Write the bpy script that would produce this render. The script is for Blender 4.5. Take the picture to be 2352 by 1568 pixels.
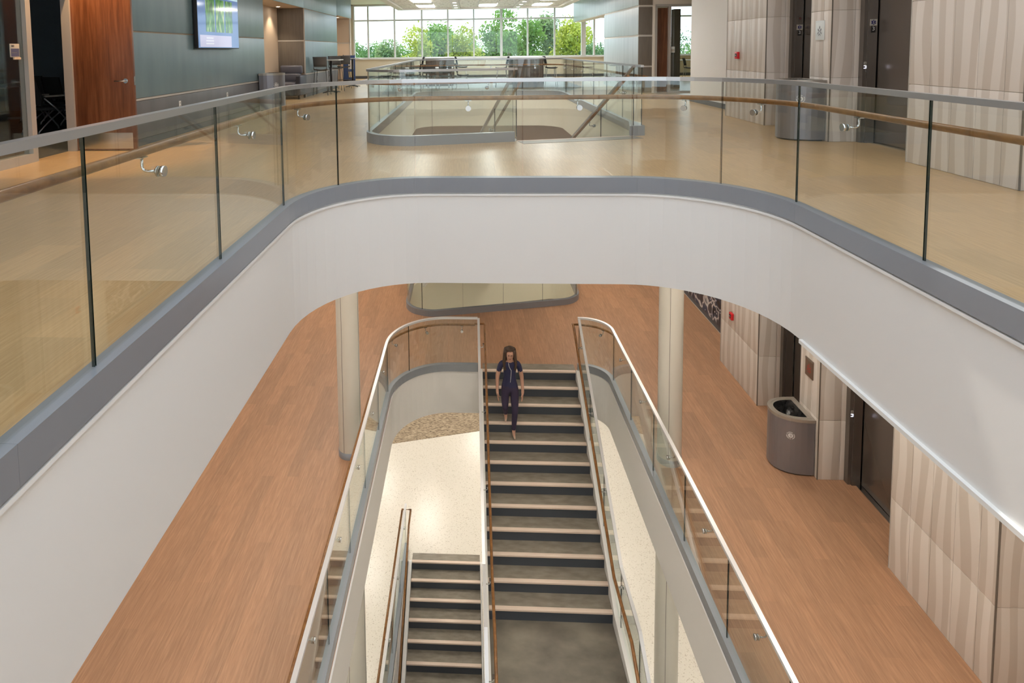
import bpy, bmesh, math, random
from mathutils import Vector, Matrix
from mathutils.geometry import tessellate_polygon

for o in list(bpy.data.objects):
    bpy.data.objects.remove(o, do_unlink=True)
scene = bpy.context.scene
COL = scene.collection
random.seed(7)

# ------------------------------------------------------------------ camera
W_PX, H_PX = 2352.0, 1568.0
FPX, PX0, PY0 = 1405.54, 1000.35, 214.16
EYE = 1.33
cam_d = bpy.data.cameras.new('camera')
cam_d.sensor_width = 36.0
cam_d.lens = FPX / W_PX * 36.0
cam_d.shift_x = (W_PX / 2 - PX0) / W_PX
cam_d.shift_y = (PY0 - H_PX / 2) / W_PX
cam_d.clip_start = 0.05
cam_d.clip_end = 600
cam = bpy.data.objects.new('camera', cam_d)
COL.objects.link(cam)
pitch, roll, yaw = -0.0711, 0.0128, 0.0528
Mc = Matrix.Rotation(yaw, 3, 'Z') @ Matrix.Rotation(pitch, 3, 'X') @ Matrix.Rotation(roll, 3, 'Y')
cr, cf, cu = Mc.col[0], Mc.col[1], Mc.col[2]
cam.matrix_world = Matrix(((cr.x, cu.x, -cf.x, 0), (cr.y, cu.y, -cf.y, 0), (cr.z, cu.z, -cf.z, EYE), (0, 0, 0, 1)))
scene.camera = cam

# ------------------------------------------------------------------ world, sun, exposure
world = bpy.data.worlds.new('world')
scene.world = world
world.use_nodes = True
wn = world.node_tree
bg = wn.nodes['Background']
bg.inputs['Color'].default_value = (0.80, 0.90, 1.0, 1)
bg.inputs['Strength'].default_value = 2.75
sun_d = bpy.data.lights.new('sun', 'SUN')
sun_d.energy = 4.5
sun_d.angle = 0.02
sun_d.color = (1.0, 0.95, 0.84)
sun = bpy.data.objects.new('sun', sun_d)
COL.objects.link(sun)
sun.rotation_euler = (math.radians(-27), 0, math.radians(8))
scene.view_settings.view_transform = 'Standard'
scene.view_settings.look = 'None'
scene.view_settings.exposure = 0.0
scene.view_settings.gamma = 1.0
scene.view_settings.use_curve_mapping = False
scene.cycles.transparent_max_bounces = 48   # many panes of glass stand one behind another here

# ------------------------------------------------------------------ levels (metres, third floor = 0)
FF = 4.864
Z3, Z2, Z1, Z0 = 0.0, -FF, -2 * FF, -3 * FF
SLAB = 0.87
RISE, RUN = 0.1752, 0.2793
CEIL3 = 3.5

# ------------------------------------------------------------------ helpers
class MB:
    def __init__(s):
        s.v, s.f, s.m, s.sm = [], [], [], []
    def add(s, vs, fs, mi=0, smooth=False):
        b = len(s.v)
        s.v += [tuple(v) for v in vs]
        for f in fs:
            s.f.append(tuple(b + i for i in f)); s.m.append(mi); s.sm.append(smooth)
        return s
    def box(s, x0, x1, y0, y1, z0, z1, mi=0):
        vs = [(x0, y0, z0), (x1, y0, z0), (x1, y1, z0), (x0, y1, z0), (x0, y0, z1), (x1, y0, z1), (x1, y1, z1), (x0, y1, z1)]
        return s.add(vs, [(0, 3, 2, 1), (4, 5, 6, 7), (0, 1, 5, 4), (1, 2, 6, 5), (2, 3, 7, 6), (3, 0, 4, 7)], mi)
    def bbox(s, x0, x1, y0, y1, z0, z1, b=0.01, mi=0):
        # box with chamfered edges
        bm = bmesh.new()
        bmesh.ops.create_cube(bm, size=1)
        for v in bm.verts:
            v.co = Vector(((x0 + x1) / 2 + v.co.x * (x1 - x0), (y0 + y1) / 2 + v.co.y * (y1 - y0), (z0 + z1) / 2 + v.co.z * (z1 - z0)))
        bmesh.ops.bevel(bm, geom=bm.edges[:], offset=b, segments=2, affect='EDGES', profile=0.6)
        bm.verts.index_update()
        s.add([v.co[:] for v in bm.verts], [[v.index for v in f.verts] for f in bm.faces], mi, True)
        bm.free()
        return s
    def prism(s, poly, z0, z1, mi=0):
        n = len(poly)
        vs = [(x, y, z0) for x, y in poly] + [(x, y, z1) for x, y in poly]
        fs = [tuple(range(n))[::-1], tuple(range(n, 2 * n))] + [(i, (i + 1) % n, n + (i + 1) % n, n + i) for i in range(n)]
        return s.add(vs, fs, mi)
    def tube(s, pts, r, seg=10, mi=0, caps=True, r1=None):
        pts = [Vector(p) for p in pts]
        n = len(pts)
        rings = []
        for i, p in enumerate(pts):
            if i == 0: t = (pts[1] - p).normalized()
            elif i == n - 1: t = (p - pts[i - 1]).normalized()
            else: t = ((pts[i + 1] - p).normalized() + (p - pts[i - 1]).normalized()).normalized()
            up = Vector((0, 0, 1)) if abs(t.z) < 0.95 else Vector((1, 0, 0))
            if i > 0 and abs(t.z) >= 0.95: up = Vector((1, 0, 0))
            a = t.cross(up).normalized(); b = a.cross(t).normalized()
            if rings:
                # keep ring orientation aligned with the previous one
                pa = rings[-1][1]
                a2 = (pa - t * pa.dot(t)).normalized(); a = a2; b = t.cross(a).normalized() * -1
                b = a.cross(t).normalized()
            rr = r if r1 is None else r + (r1 - r) * i / (n - 1)
            rings.append(([p + (a * math.cos(k * 2 * math.pi / seg) + b * math.sin(k * 2 * math.pi / seg)) * rr for k in range(seg)], a))
        vs = [q for rg, _ in rings for q in rg]
        fs = [(i * seg + k, i * seg + (k + 1) % seg, (i + 1) * seg + (k + 1) % seg, (i + 1) * seg + k) for i in range(n - 1) for k in range(seg)]
        s.add(vs, fs, mi, True)
        if caps:
            b0 = len(s.v) - len(vs)
            s.f.append(tuple(b0 + k for k in range(seg))[::-1]); s.m.append(mi); s.sm.append(False)
            s.f.append(tuple(b0 + (n - 1) * seg + k for k in range(seg))); s.m.append(mi); s.sm.append(False)
        return s
    def lathe(s, prof, c=(0, 0, 0), seg=24, mi=0):
        vs, fs = [], []
        for r, z in prof:
            for k in range(seg):
                a = 2 * math.pi * k / seg
                vs.append((c[0] + r * math.cos(a), c[1] + r * math.sin(a), c[2] + z))
        for i in range(len(prof) - 1):
            for k in range(seg):
                fs.append((i * seg + k, i * seg + (k + 1) % seg, (i + 1) * seg + (k + 1) % seg, (i + 1) * seg + k))
        return s.add(vs, fs, mi, True)
    def cyl(s, p, q, r, seg=16, mi=0):
        return s.tube([p, q], r, seg, mi)
    def ball(s, c, rx, ry, rz, seg=12, rings=8, mi=0):
        vs, fs = [], []
        for i in range(rings + 1):
            th = math.pi * i / rings
            for k in range(seg):
                a = 2 * math.pi * k / seg
                vs.append((c[0] + rx * math.sin(th) * math.cos(a), c[1] + ry * math.sin(th) * math.sin(a), c[2] + rz * math.cos(th)))
        for i in range(rings):
            for k in range(seg):
                fs.append((i * seg + k, i * seg + (k + 1) % seg, (i + 1) * seg + (k + 1) % seg, (i + 1) * seg + k))
        return s.add(vs, fs, mi, True)
    def sweep(s, path, d0, d1, z0, z1, closed=False, mi=0, mi_end=None, smooth=False):
        # rectangular section carried along a 3-D path; d is measured to the left of the travel direction
        n = len(path)
        vs = []
        for i, p in enumerate(path):
            nx, ny = path_normal(path, i, closed)
            vs += [(p[0] + nx * d0, p[1] + ny * d0, p[2] + z0), (p[0] + nx * d1, p[1] + ny * d1, p[2] + z0),
                   (p[0] + nx * d1, p[1] + ny * d1, p[2] + z1), (p[0] + nx * d0, p[1] + ny * d0, p[2] + z1)]
        fs = []
        for i in range(n if closed else n - 1):
            a, b = i * 4, ((i + 1) % n) * 4
            for k in range(4):
                fs.append((a + k, b + k, b + (k + 1) % 4, a + (k + 1) % 4))
        s.add(vs, fs, mi)
        if not closed:
            e = mi if mi_end is None else mi_end
            b0 = len(s.v) - len(vs)
            s.f.append((b0, b0 + 1, b0 + 2, b0 + 3)); s.m.append(e); s.sm.append(False)
            k = b0 + (n - 1) * 4
            s.f.append((k + 3, k + 2, k + 1, k)); s.m.append(e); s.sm.append(False)
        return s
    def mesh(s, name, mats, recalc=True):
        me = bpy.data.meshes.new(name)
        me.from_pydata(s.v, [], s.f)
        for m in (mats if isinstance(mats, (list, tuple)) else [mats]):
            me.materials.append(m)
        me.polygons.foreach_set('material_index', s.m)
        me.polygons.foreach_set('use_smooth', s.sm)
        if recalc:
            bm = bmesh.new(); bm.from_mesh(me)
            bmesh.ops.recalc_face_normals(bm, faces=bm.faces)
            bm.to_mesh(me); bm.free()
        me.update()
        return me
    def build(s, name, mats, parent=None, recalc=True):
        o = bpy.data.objects.new(name, s.mesh(name, mats, recalc))
        COL.objects.link(o)
        if parent is not None: o.parent = parent
        return o

def path_normal(path, i, closed):
    n = len(path)
    def d(a, b):
        x, y = path[b][0] - path[a][0], path[b][1] - path[a][1]
        l = math.hypot(x, y) or 1.0
        return x / l, y / l
    ds = []
    if closed or i > 0: ds.append(d((i - 1) % n, i))
    if closed or i < n - 1: ds.append(d(i, (i + 1) % n))
    nx, ny = sum(-q[1] for q in ds), sum(q[0] for q in ds)
    l = math.hypot(nx, ny) or 1.0
    nx, ny = nx / l, ny / l
    if len(ds) == 2:
        c = max(0.3, nx * -ds[0][1] + ny * ds[0][0])
        nx, ny = nx / c, ny / c
    return nx, ny

def rounded(pts, radii, closed=False, seg=14):
    n = len(pts)
    out = []
    for i, p in enumerate(pts):
        r = radii[i] if isinstance(radii, (list, tuple)) else radii
        if (not closed and i in (0, n - 1)) or r <= 0:
            out.append(tuple(p)); continue
        a, b = Vector(pts[(i - 1) % n]), Vector(pts[(i + 1) % n])
        c = Vector(p)
        u, v = (a - c).normalized(), (b - c).normalized()
        ang = math.acos(max(-1, min(1, u.dot(v))))
        t = r / math.tan(ang / 2)
        ctr = c + (u + v).normalized() * (r / math.sin(ang / 2))
        p0, p1 = c + u * t, c + v * t
        a0 = math.atan2(p0.y - ctr.y, p0.x - ctr.x); a1 = math.atan2(p1.y - ctr.y, p1.x - ctr.x)
        da = (a1 - a0 + math.pi) % (2 * math.pi) - math.pi
        for k in range(seg + 1):
            q = a0 + da * k / seg
            out.append((ctr.x + r * math.cos(q), ctr.y + r * math.sin(q)))
    return out

def arclen(path):
    s = [0.0]
    for a, b in zip(path[:-1], path[1:]):
        s.append(s[-1] + math.dist(a, b))
    return s
def at_s(path, S, s):
    s = max(0, min(S[-1], s))
    for i in range(len(S) - 1):
        if s <= S[i + 1] + 1e-9:
            t = (s - S[i]) / max(1e-9, S[i + 1] - S[i])
            return tuple(path[i][k] + (path[i + 1][k] - path[i][k]) * t for k in range(len(path[i])))
    return path[-1]
def subpath(path, S, s0, s1):
    out = [at_s(path, S, s0)]
    out += [path[i] for i in range(len(path)) if s0 + 1e-4 < S[i] < s1 - 1e-4]
    out.append(at_s(path, S, s1))
    return out
def nearest_s(path, S, q):
    best = (1e9, 0)
    k = 0.0
    while k <= S[-1]:
        p = at_s(path, S, k)
        d = math.hypot(p[0] - q[0], p[1] - q[1])
        if d < best[0]: best = (d, k)
        k += 0.02
    return best[1]
def dir_at(path, S, s):
    a, b = at_s(path, S, s - 0.02), at_s(path, S, s + 0.02)
    x, y = b[0] - a[0], b[1] - a[1]
    l = math.hypot(x, y)
    return x / l, y / l
def offset_path(path, d, z=0.0, closed=False):
    return [(p[0] + path_normal(path, i, closed)[0] * d, p[1] + path_normal(path, i, closed)[1] * d, p[2] + z) for i, p in enumerate(path)]

def tag(o, label=None, cat=None, group=None, kind=None):
    if label: o['label'] = label
    if cat: o['category'] = cat
    if group: o['group'] = group
    if kind: o['kind'] = kind
    return o
def empty(name, loc=(0, 0, 0), rz=0.0, label=None, cat=None, group=None, kind=None):
    o = bpy.data.objects.new(name, None)
    o.empty_display_size = 0.1
    COL.objects.link(o)
    o.location = loc
    o.rotation_euler = (0, 0, rz)
    return tag(o, label, cat, group, kind)
def copy_tree(o, loc, rz, label=None, group=None, parent=None):
    c = o.copy(); COL.objects.link(c)
    c.parent = parent
    if parent is None:
        c.location = loc; c.rotation_euler = (0, 0, rz)
        if label: c['label'] = label
        if group: c['group'] = group
    for ch in o.children:
        copy_tree(ch, None, None, parent=c)
    return c
def struct(o, label, cat):
    return tag(o, label, cat, kind='structure')
def piece(name, mesh, loc, parent, rot=(0, 0, 0), scale=(1, 1, 1)):
    o = bpy.data.objects.new(name, mesh)
    COL.objects.link(o)
    o.location = loc; o.rotation_euler = rot; o.scale = scale
    o.parent = parent
    return o

# ------------------------------------------------------------------ materials
def mat(name, col, rough=0.5, metal=0.0, spec=0.5, emit=None, estr=0.0):
    m = bpy.data.materials.new(name)
    m.use_nodes = True
    b = m.node_tree.nodes['Principled BSDF']
    b.inputs['Base Color'].default_value = (*col, 1)
    b.inputs['Roughness'].default_value = rough
    b.inputs['Metallic'].default_value = metal
    b.inputs['Specular IOR Level'].default_value = spec
    if emit:
        b.inputs['Emission Color'].default_value = (*emit, 1)
        b.inputs['Emission Strength'].default_value = estr
    return m
def nodes(m):
    nt = m.node_tree
    return nt, nt.nodes, nt.links, nt.nodes['Principled BSDF']
def speckle(m, c0, c1, scale=(1, 1, 1), nscale=20, detail=4, lo=0.35, hi=0.65, bump=0.0, rough=None, coord='pos'):
    nt, N, L, b = nodes(m)
    if coord == 'pos':
        g = N.new('ShaderNodeNewGeometry'); src = g.outputs['Position']
    else:
        g = N.new('ShaderNodeTexCoord'); src = g.outputs['Object']
    mp = N.new('ShaderNodeMapping'); mp.inputs['Scale'].default_value = scale
    L.new(src, mp.inputs['Vector'])
    t = N.new('ShaderNodeTexNoise'); t.inputs['Scale'].default_value = nscale; t.inputs['Detail'].default_value = detail
    L.new(mp.outputs['Vector'], t.inputs['Vector'])
    r = N.new('ShaderNodeValToRGB')
    r.color_ramp.elements[0].position = lo; r.color_ramp.elements[0].color = (*c0, 1)
    r.color_ramp.elements[1].position = hi; r.color_ramp.elements[1].color = (*c1, 1)
    L.new(t.outputs['Fac'], r.inputs['Fac'])
    L.new(r.outputs['Color'], b.inputs['Base Color'])
    if bump:
        bp = N.new('ShaderNodeBump'); bp.inputs['Strength'].default_value = bump; bp.inputs['Distance'].default_value = 0.01
        L.new(t.outputs['Fac'], bp.inputs['Height']); L.new(bp.outputs['Normal'], b.inputs['Normal'])
    return m
def glass_mat(name, tint, f0=0.045):
    m = bpy.data.materials.new(name); m.use_nodes = True
    nt = m.node_tree; N, L = nt.nodes, nt.links
    for n in list(N): N.remove(n)
    out = N.new('ShaderNodeOutputMaterial')
    tr = N.new('ShaderNodeBsdfTransparent'); tr.inputs['Color'].default_value = (*tint, 1)
    gl = N.new('ShaderNodeBsdfGlossy'); gl.inputs['Roughness'].default_value = 0.0; gl.inputs['Color'].default_value = (0.95, 1.0, 0.98, 1)
    lw = N.new('ShaderNodeLayerWeight'); lw.inputs['Blend'].default_value = 0.5
    pw = N.new('ShaderNodeMath'); pw.operation = 'POWER'; pw.inputs[1].default_value = 5.0
    L.new(lw.outputs['Facing'], pw.inputs[0])
    ma = N.new('ShaderNodeMath'); ma.operation = 'MULTIPLY_ADD'; ma.inputs[1].default_value = 1 - f0; ma.inputs[2].default_value = f0
    L.new(pw.outputs[0], ma.inputs[0])
    mx = N.new('ShaderNodeMixShader')
    L.new(ma.outputs[0], mx.inputs[0]); L.new(tr.outputs[0], mx.inputs[1]); L.new(gl.outputs[0], mx.inputs[2])
    L.new(mx.outputs[0], out.inputs['Surface'])
    return m
def wood_mat(name, c0, c1, c2, axis_scale, nscale, rough=0.4, coord='pos'):
    m = mat(name, c1, rough)
    nt, N, L, b = nodes(m)
    if coord == 'pos': g = N.new('ShaderNodeNewGeometry'); src = g.outputs['Position']
    else: g = N.new('ShaderNodeTexCoord'); src = g.outputs['Object']
    mp = N.new('ShaderNodeMapping'); mp.inputs['Scale'].default_value = axis_scale
    L.new(src, mp.inputs['Vector'])
    t = N.new('ShaderNodeTexNoise'); t.inputs['Scale'].default_value = nscale; t.inputs['Detail'].default_value = 6; t.inputs['Roughness'].default_value = 0.62
    L.new(mp.outputs['Vector'], t.inputs['Vector'])
    r = N.new('ShaderNodeValToRGB')
    e = r.color_ramp.elements
    e[0].position = 0.32; e[0].color = (*c0, 1); e[1].position = 0.68; e[1].color = (*c2, 1)
    k = e.new(0.5); k.color = (*c1, 1)
    L.new(t.outputs['Fac'], r.inputs['Fac']); L.new(r.outputs['Color'], b.inputs['Base Color'])
    return m

def plank_floor(name, c0, c1, c2, rough, plank=(0.16, 1.2), along='y', seam=0.0):
    # grain plus a different tone for each plank
    m = wood_mat(name, c0, c1, c2, (22, 1.1, 1) if along == 'y' else (1.1, 22, 1), 3.2, rough)
    nt, N, L, b = nodes(m)
    ramp = [n for n in N if n.type == 'VALTORGB'][0]
    g = N.new('ShaderNodeNewGeometry')
    br = N.new('ShaderNodeTexBrick')
    mp = N.new('ShaderNodeMapping')
    if along == 'y': mp.inputs['Rotation'].default_value = (0, 0, math.pi / 2)
    L.new(g.outputs['Position'], mp.inputs['Vector']); L.new(mp.outputs['Vector'], br.inputs['Vector'])
    br.inputs['Scale'].default_value = 1.0
    br.inputs['Brick Width'].default_value = plank[1]; br.inputs['Row Height'].default_value = plank[0]
    br.inputs['Mortar Size'].default_value = seam
    br.inputs['Color1'].default_value = (0.90, 0.90, 0.90, 1); br.inputs['Color2'].default_value = (1.08, 1.06, 1.04, 1)
    br.inputs['Mortar'].default_value = (0.72, 0.7, 0.68, 1)
    mu = N.new('ShaderNodeMix'); mu.data_type = 'RGBA'; mu.blend_type = 'MULTIPLY'; mu.inputs['Factor'].default_value = 1.0
    L.new(ramp.outputs['Color'], mu.inputs[6]); L.new(br.outputs['Color'], mu.inputs[7])
    L.new(mu.outputs[2], b.inputs['Base Color'])
    return m

M = {}
M['floor3'] = plank_floor('woven_tan_floor', (0.47, 0.31, 0.155), (0.54, 0.368, 0.192), (0.61, 0.43, 0.235), 0.29, (0.3, 0.9))
M['floor2'] = plank_floor('oak_plank_floor', (0.335, 0.182, 0.105), (0.395, 0.22, 0.129), (0.47, 0.273, 0.163), 0.42, (0.18, 1.2))
M['terrazzo'] = speckle(mat('terrazzo', (0.8, 0.74, 0.62), 0.25), (0.50, 0.45, 0.37), (0.75, 0.705, 0.625), (1, 1, 1), 42, 3, 0.31, 0.42)
M['carpet1'] = speckle(mat('carpet_brown', (0.3, 0.22, 0.15), 0.95), (0.14, 0.10, 0.07), (0.50, 0.40, 0.28), (9, 40, 1), 1.6, 3, 0.36, 0.62)
M['carpet3'] = speckle(mat('carpet_blue_grey', (0.25, 0.28, 0.30), 0.95), (0.20, 0.24, 0.27), (0.46, 0.52, 0.56), (20, 3, 1), 2.0, 3, 0.36, 0.62)
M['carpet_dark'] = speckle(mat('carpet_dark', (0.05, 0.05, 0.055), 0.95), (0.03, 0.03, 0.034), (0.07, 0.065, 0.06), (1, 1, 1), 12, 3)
M['white'] = mat('white_paint', (0.76, 0.748, 0.735), 0.55)
M['offwhite'] = mat('warm_white_paint', (0.78, 0.73, 0.66), 0.55)
M['cream'] = mat('cream_paint', (0.78, 0.73, 0.59), 0.6)
M['voidcream'] = mat('void_cream_paint', (0.84, 0.79, 0.66), 0.6)
M['darktube'] = mat('dark_grey_tube', (0.09, 0.085, 0.08), 0.4, 0.3)
M['beige'] = mat('beige_paint', (0.60, 0.48, 0.36), 0.6)
M['ceiling'] = mat('ceiling_white', (0.82, 0.81, 0.79), 0.8)
M['curb'] = mat('grey_metal_cladding', (0.27, 0.29, 0.325), 0.32, 0.3)
M['alu'] = mat('brushed_aluminium', (0.52, 0.53, 0.55), 0.30, 0.85)
M['paintrail'] = mat('pale_metal_rail', (0.66, 0.66, 0.67), 0.3, 0.3)
M['steel'] = mat('stainless_steel', (0.62, 0.64, 0.66), 0.18, 1.0)
M['mullion'] = mat('pale_window_frame', (0.74, 0.75, 0.75), 0.4)
M['lamp_raft'] = mat('raft_light', (0.9, 0.9, 0.9), 0.5, emit=(1.0, 0.97, 0.92), estr=22.0)
M['frame'] = mat('anodised_frame', (0.52, 0.50, 0.48), 0.4, 0.3)
M['glass'] = glass_mat('clear_glass', (0.955, 0.975, 0.965))
M['winglass'] = glass_mat('window_glass', (0.95, 0.97, 0.965), 0.03)
M['glass_edge'] = mat('glass_edge', (0.006, 0.016, 0.013), 0.12)
M['rail_wood'] = wood_mat('handrail_oak', (0.17, 0.072, 0.017), (0.235, 0.10, 0.025), (0.31, 0.14, 0.04), (7, 7, 7), 2.2, 0.3)
M['door_wood'] = wood_mat('walnut_veneer', (0.105, 0.036, 0.015), (0.16, 0.058, 0.024), (0.22, 0.088, 0.04), (16, 16, 1.1), 1.5, 0.35)
M['dark_wood'] = wood_mat('grey_oak_laminate', (0.075, 0.052, 0.042), (0.115, 0.08, 0.064), (0.17, 0.125, 0.10), (14, 14, 1.4), 1.6, 0.45)
M['teal'] = speckle(mat('blue_grey_panel', (0.2, 0.26, 0.28), 0.33), (0.165, 0.250, 0.290), (0.19, 0.285, 0.325), (3, 3, 0.6), 1.2, 3)
M['bluewhite'] = speckle(mat('pale_blue_panel', (0.5, 0.56, 0.6), 0.35), (0.47, 0.56, 0.61), (0.54, 0.63, 0.68), (4, 4, 0.5), 1.6, 3)
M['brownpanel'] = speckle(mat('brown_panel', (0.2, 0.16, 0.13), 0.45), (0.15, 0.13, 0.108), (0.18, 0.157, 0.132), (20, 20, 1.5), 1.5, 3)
M['lowpanel'] = speckle(mat('grey_panel', (0.18, 0.18, 0.19), 0.4), (0.145, 0.147, 0.157), (0.172, 0.173, 0.182), (3, 3, 0.6), 1.2, 3)
M['trimlight'] = mat('pale_reveal_trim', (0.55, 0.53, 0.50), 0.4, 0.2)
M['basegrey'] = mat('grey_rubber_base', (0.10, 0.105, 0.115), 0.6)
M['elevsteel'] = mat('bronze_steel', (0.205, 0.18, 0.162), 0.22, 0.65)
M['elevframe'] = mat('bronze_steel_frame', (0.20, 0.18, 0.165), 0.34, 0.7)
M['rubber'] = speckle(mat('dark_rubber_tread', (0.10, 0.092, 0.075), 0.38), (0.205, 0.178, 0.142), (0.285, 0.252, 0.205), (3, 9, 3), 1.6, 5)
M['rubberland'] = speckle(mat('dark_rubber_landing', (0.10, 0.092, 0.075), 0.38), (0.125, 0.11, 0.088), (0.26, 0.232, 0.188), (1, 1.6, 1), 2.2, 7, 0.3, 0.72)
M['riser'] = mat('slate_rubber_riser', (0.060, 0.070, 0.086), 0.42)
M['nosing'] = mat('pink_beige_nosing', (0.74, 0.60, 0.50), 0.55)
M['column'] = mat('column_paint', (0.62, 0.60, 0.54), 0.4)
M['seam'] = mat('dark_seam', (0.16, 0.15, 0.14), 0.7)
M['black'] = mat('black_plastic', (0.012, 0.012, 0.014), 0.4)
M['blackmesh'] = mat('black_mesh_fabric', (0.045, 0.045, 0.05), 0.8)
M['greyfab'] = mat('slate_vinyl', (0.115, 0.12, 0.155), 0.42)
M['darkvinyl'] = mat('dark_blue_vinyl', (0.035, 0.04, 0.06), 0.42)
M['stoolgrey'] = mat('grey_mesh_shell', (0.12, 0.115, 0.11), 0.6)
M['silver'] = mat('silver_tube', (0.60, 0.61, 0.63), 0.3, 0.8)
M['whitetop'] = mat('white_laminate', (0.80, 0.80, 0.79), 0.3)
M['can'] = mat('gunmetal_can', (0.255, 0.25, 0.275), 0.33, 0.5)
M['canrim'] = mat('can_rim', (0.40, 0.37, 0.33), 0.35, 0.5)
M['bag'] = speckle(mat('black_bin_bag', (0.01, 0.01, 0.01), 0.18), (0.004, 0.004, 0.005), (0.03, 0.03, 0.03), (1, 1, 1), 14, 3, 0.3, 0.7, 0.9)
M['print_white'] = mat('white_print', (0.78, 0.78, 0.80), 0.5)
M['print_black'] = mat('black_print', (0.015, 0.015, 0.015), 0.5)
M['print_navy'] = mat('navy_print', (0.02, 0.02, 0.16), 0.5)
M['print_red'] = mat('red_print', (0.42, 0.03, 0.02), 0.5)
M['red'] = mat('red_plastic', (0.70, 0.02, 0.03), 0.35)
M['signgrey'] = mat('sign_grey', (0.48, 0.46, 0.42), 0.5)
M['signwhite'] = mat('sign_white', (0.72, 0.78, 0.80), 0.35)
M['signblue'] = mat('sign_slate_blue', (0.09, 0.10, 0.19), 0.5)
M['signbrown'] = mat('sign_brown', (0.17, 0.115, 0.085), 0.4, 0.3)
M['cable_white'] = mat('white_plastic', (0.82, 0.82, 0.80), 0.4)
M['lamp'] = mat('lamp_diffuser', (0.9, 0.9, 0.9), 0.5, emit=(1.0, 0.91, 0.78), estr=31.0)
M['lamp_day'] = mat('lamp_diffuser_neutral', (0.9, 0.9, 0.9), 0.5, emit=(1.0, 0.96, 0.91), estr=7.5)
M['lamp_l1'] = mat('lamp_diffuser_lower', (0.9, 0.9, 0.9), 0.5, emit=(1.0, 0.93, 0.83), estr=23.0)
M['button_glow'] = mat('lit_button', (0.8, 0.8, 0.9), 0.5, emit=(0.75, 0.78, 1.0), estr=4.0)
M['acoustic'] = speckle(mat('acoustic_tile', (0.55, 0.48, 0.36), 0.9), (0.50, 0.44, 0.34), (0.88, 0.83, 0.72), (1, 1, 1), 9, 1, 0.36, 0.44)

def tile_mat():
    m = mat('wave_relief_tile', (0.7, 0.63, 0.57), 0.42)
    nt, N, L, b = nodes(m)
    g = N.new('ShaderNodeNewGeometry'); sp = N.new('ShaderNodeSeparateXYZ'); L.new(g.outputs['Position'], sp.inputs[0])
    ad = N.new('ShaderNodeMath'); ad.operation = 'ADD'; L.new(sp.outputs['X'], ad.inputs[0]); L.new(sp.outputs['Y'], ad.inputs[1])
    zz = N.new('ShaderNodeMath'); zz.operation = 'MULTIPLY'; zz.inputs[1].default_value = 0.30; L.new(sp.outputs['Z'], zz.inputs[0])
    cb = N.new('ShaderNodeCombineXYZ'); L.new(ad.outputs[0], cb.inputs['X']); L.new(zz.outputs[0], cb.inputs['Y'])
    w = N.new('ShaderNodeTexWave'); w.wave_type = 'BANDS'; w.bands_direction = 'X'
    w.inputs['Scale'].default_value = 1.6; w.inputs['Distortion'].default_value = 2.9; w.inputs['Detail'].default_value = 0.0
    w.inputs['Detail Scale'].default_value = 1.7
    L.new(cb.outputs[0], w.inputs['Vector'])
    r = N.new('ShaderNodeValToRGB')
    r.color_ramp.elements[0].position = 0.44; r.color_ramp.elements[0].color = (0.61, 0.55, 0.50, 1)
    r.color_ramp.elements[1].position = 0.56; r.color_ramp.elements[1].color = (0.735, 0.685, 0.645, 1)
    L.new(w.outputs['Fac'], r.inputs['Fac']); L.new(r.outputs['Color'], b.inputs['Base Color'])
    bp = N.new('ShaderNodeBump'); bp.inputs['Strength'].default_value = 0.25; bp.inputs['Distance'].default_value = 0.004
    L.new(w.outputs['Fac'], bp.inputs['Height']); L.new(bp.outputs['Normal'], b.inputs['Normal'])
    return m
M['tile'] = tile_mat()

def mural_mat():
    m = mat('night_mural', (0.02, 0.02, 0.04), 0.4)
    nt, N, L, b = nodes(m)
    g = N.new('ShaderNodeNewGeometry')
    n1 = N.new('ShaderNodeTexNoise'); n1.inputs['Scale'].default_value = 1.1; n1.inputs['Detail'].default_value = 2.5; n1.inputs['Distortion'].default_value = 1.6
    L.new(g.outputs['Position'], n1.inputs['Vector'])
    r1 = N.new('ShaderNodeValToRGB'); e = r1.color_ramp.elements
    e[0].position = 0.36; e[0].color = (0.010, 0.009, 0.016, 1); e[1].position = 0.72; e[1].color = (0.012, 0.012, 0.02, 1)
    for q, c in ((0.44, (0.03, 0.05, 0.10, 1)), (0.475, (0.10, 0.10, 0.13, 1)), (0.49, (0.55, 0.53, 0.52, 1)), (0.515, (0.50, 0.49, 0.50, 1)), (0.53, (0.06, 0.06, 0.08, 1)), (0.62, (0.02, 0.02, 0.03, 1))):
        k = e.new(q); k.color = c
    L.new(n1.outputs['Fac'], r1.inputs['Fac'])
    v = N.new('ShaderNodeTexVoronoi'); v.inputs['Scale'].default_value = 9.0
    L.new(g.outputs['Position'], v.inputs['Vector'])
    lt = N.new('ShaderNodeMath'); lt.operation = 'LESS_THAN'; lt.inputs[1].default_value = 0.17; L.new(v.outputs['Distance'], lt.inputs[0])
    mx = N.new('ShaderNodeMix'); mx.data_type = 'RGBA'; mx.inputs[7].default_value = (0.62, 0.66, 0.74, 1)
    L.new(lt.outputs[0], mx.inputs['Factor']); L.new(r1.outputs['Color'], mx.inputs[6])
    L.new(mx.outputs[2], b.inputs['Base Color'])
    return m
M['mural'] = mural_mat()
# ================================================================== STRUCTURE
XL, XR, YB, YF = -11.0, 12.5, -8.0, 29.0        # building outline

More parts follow.
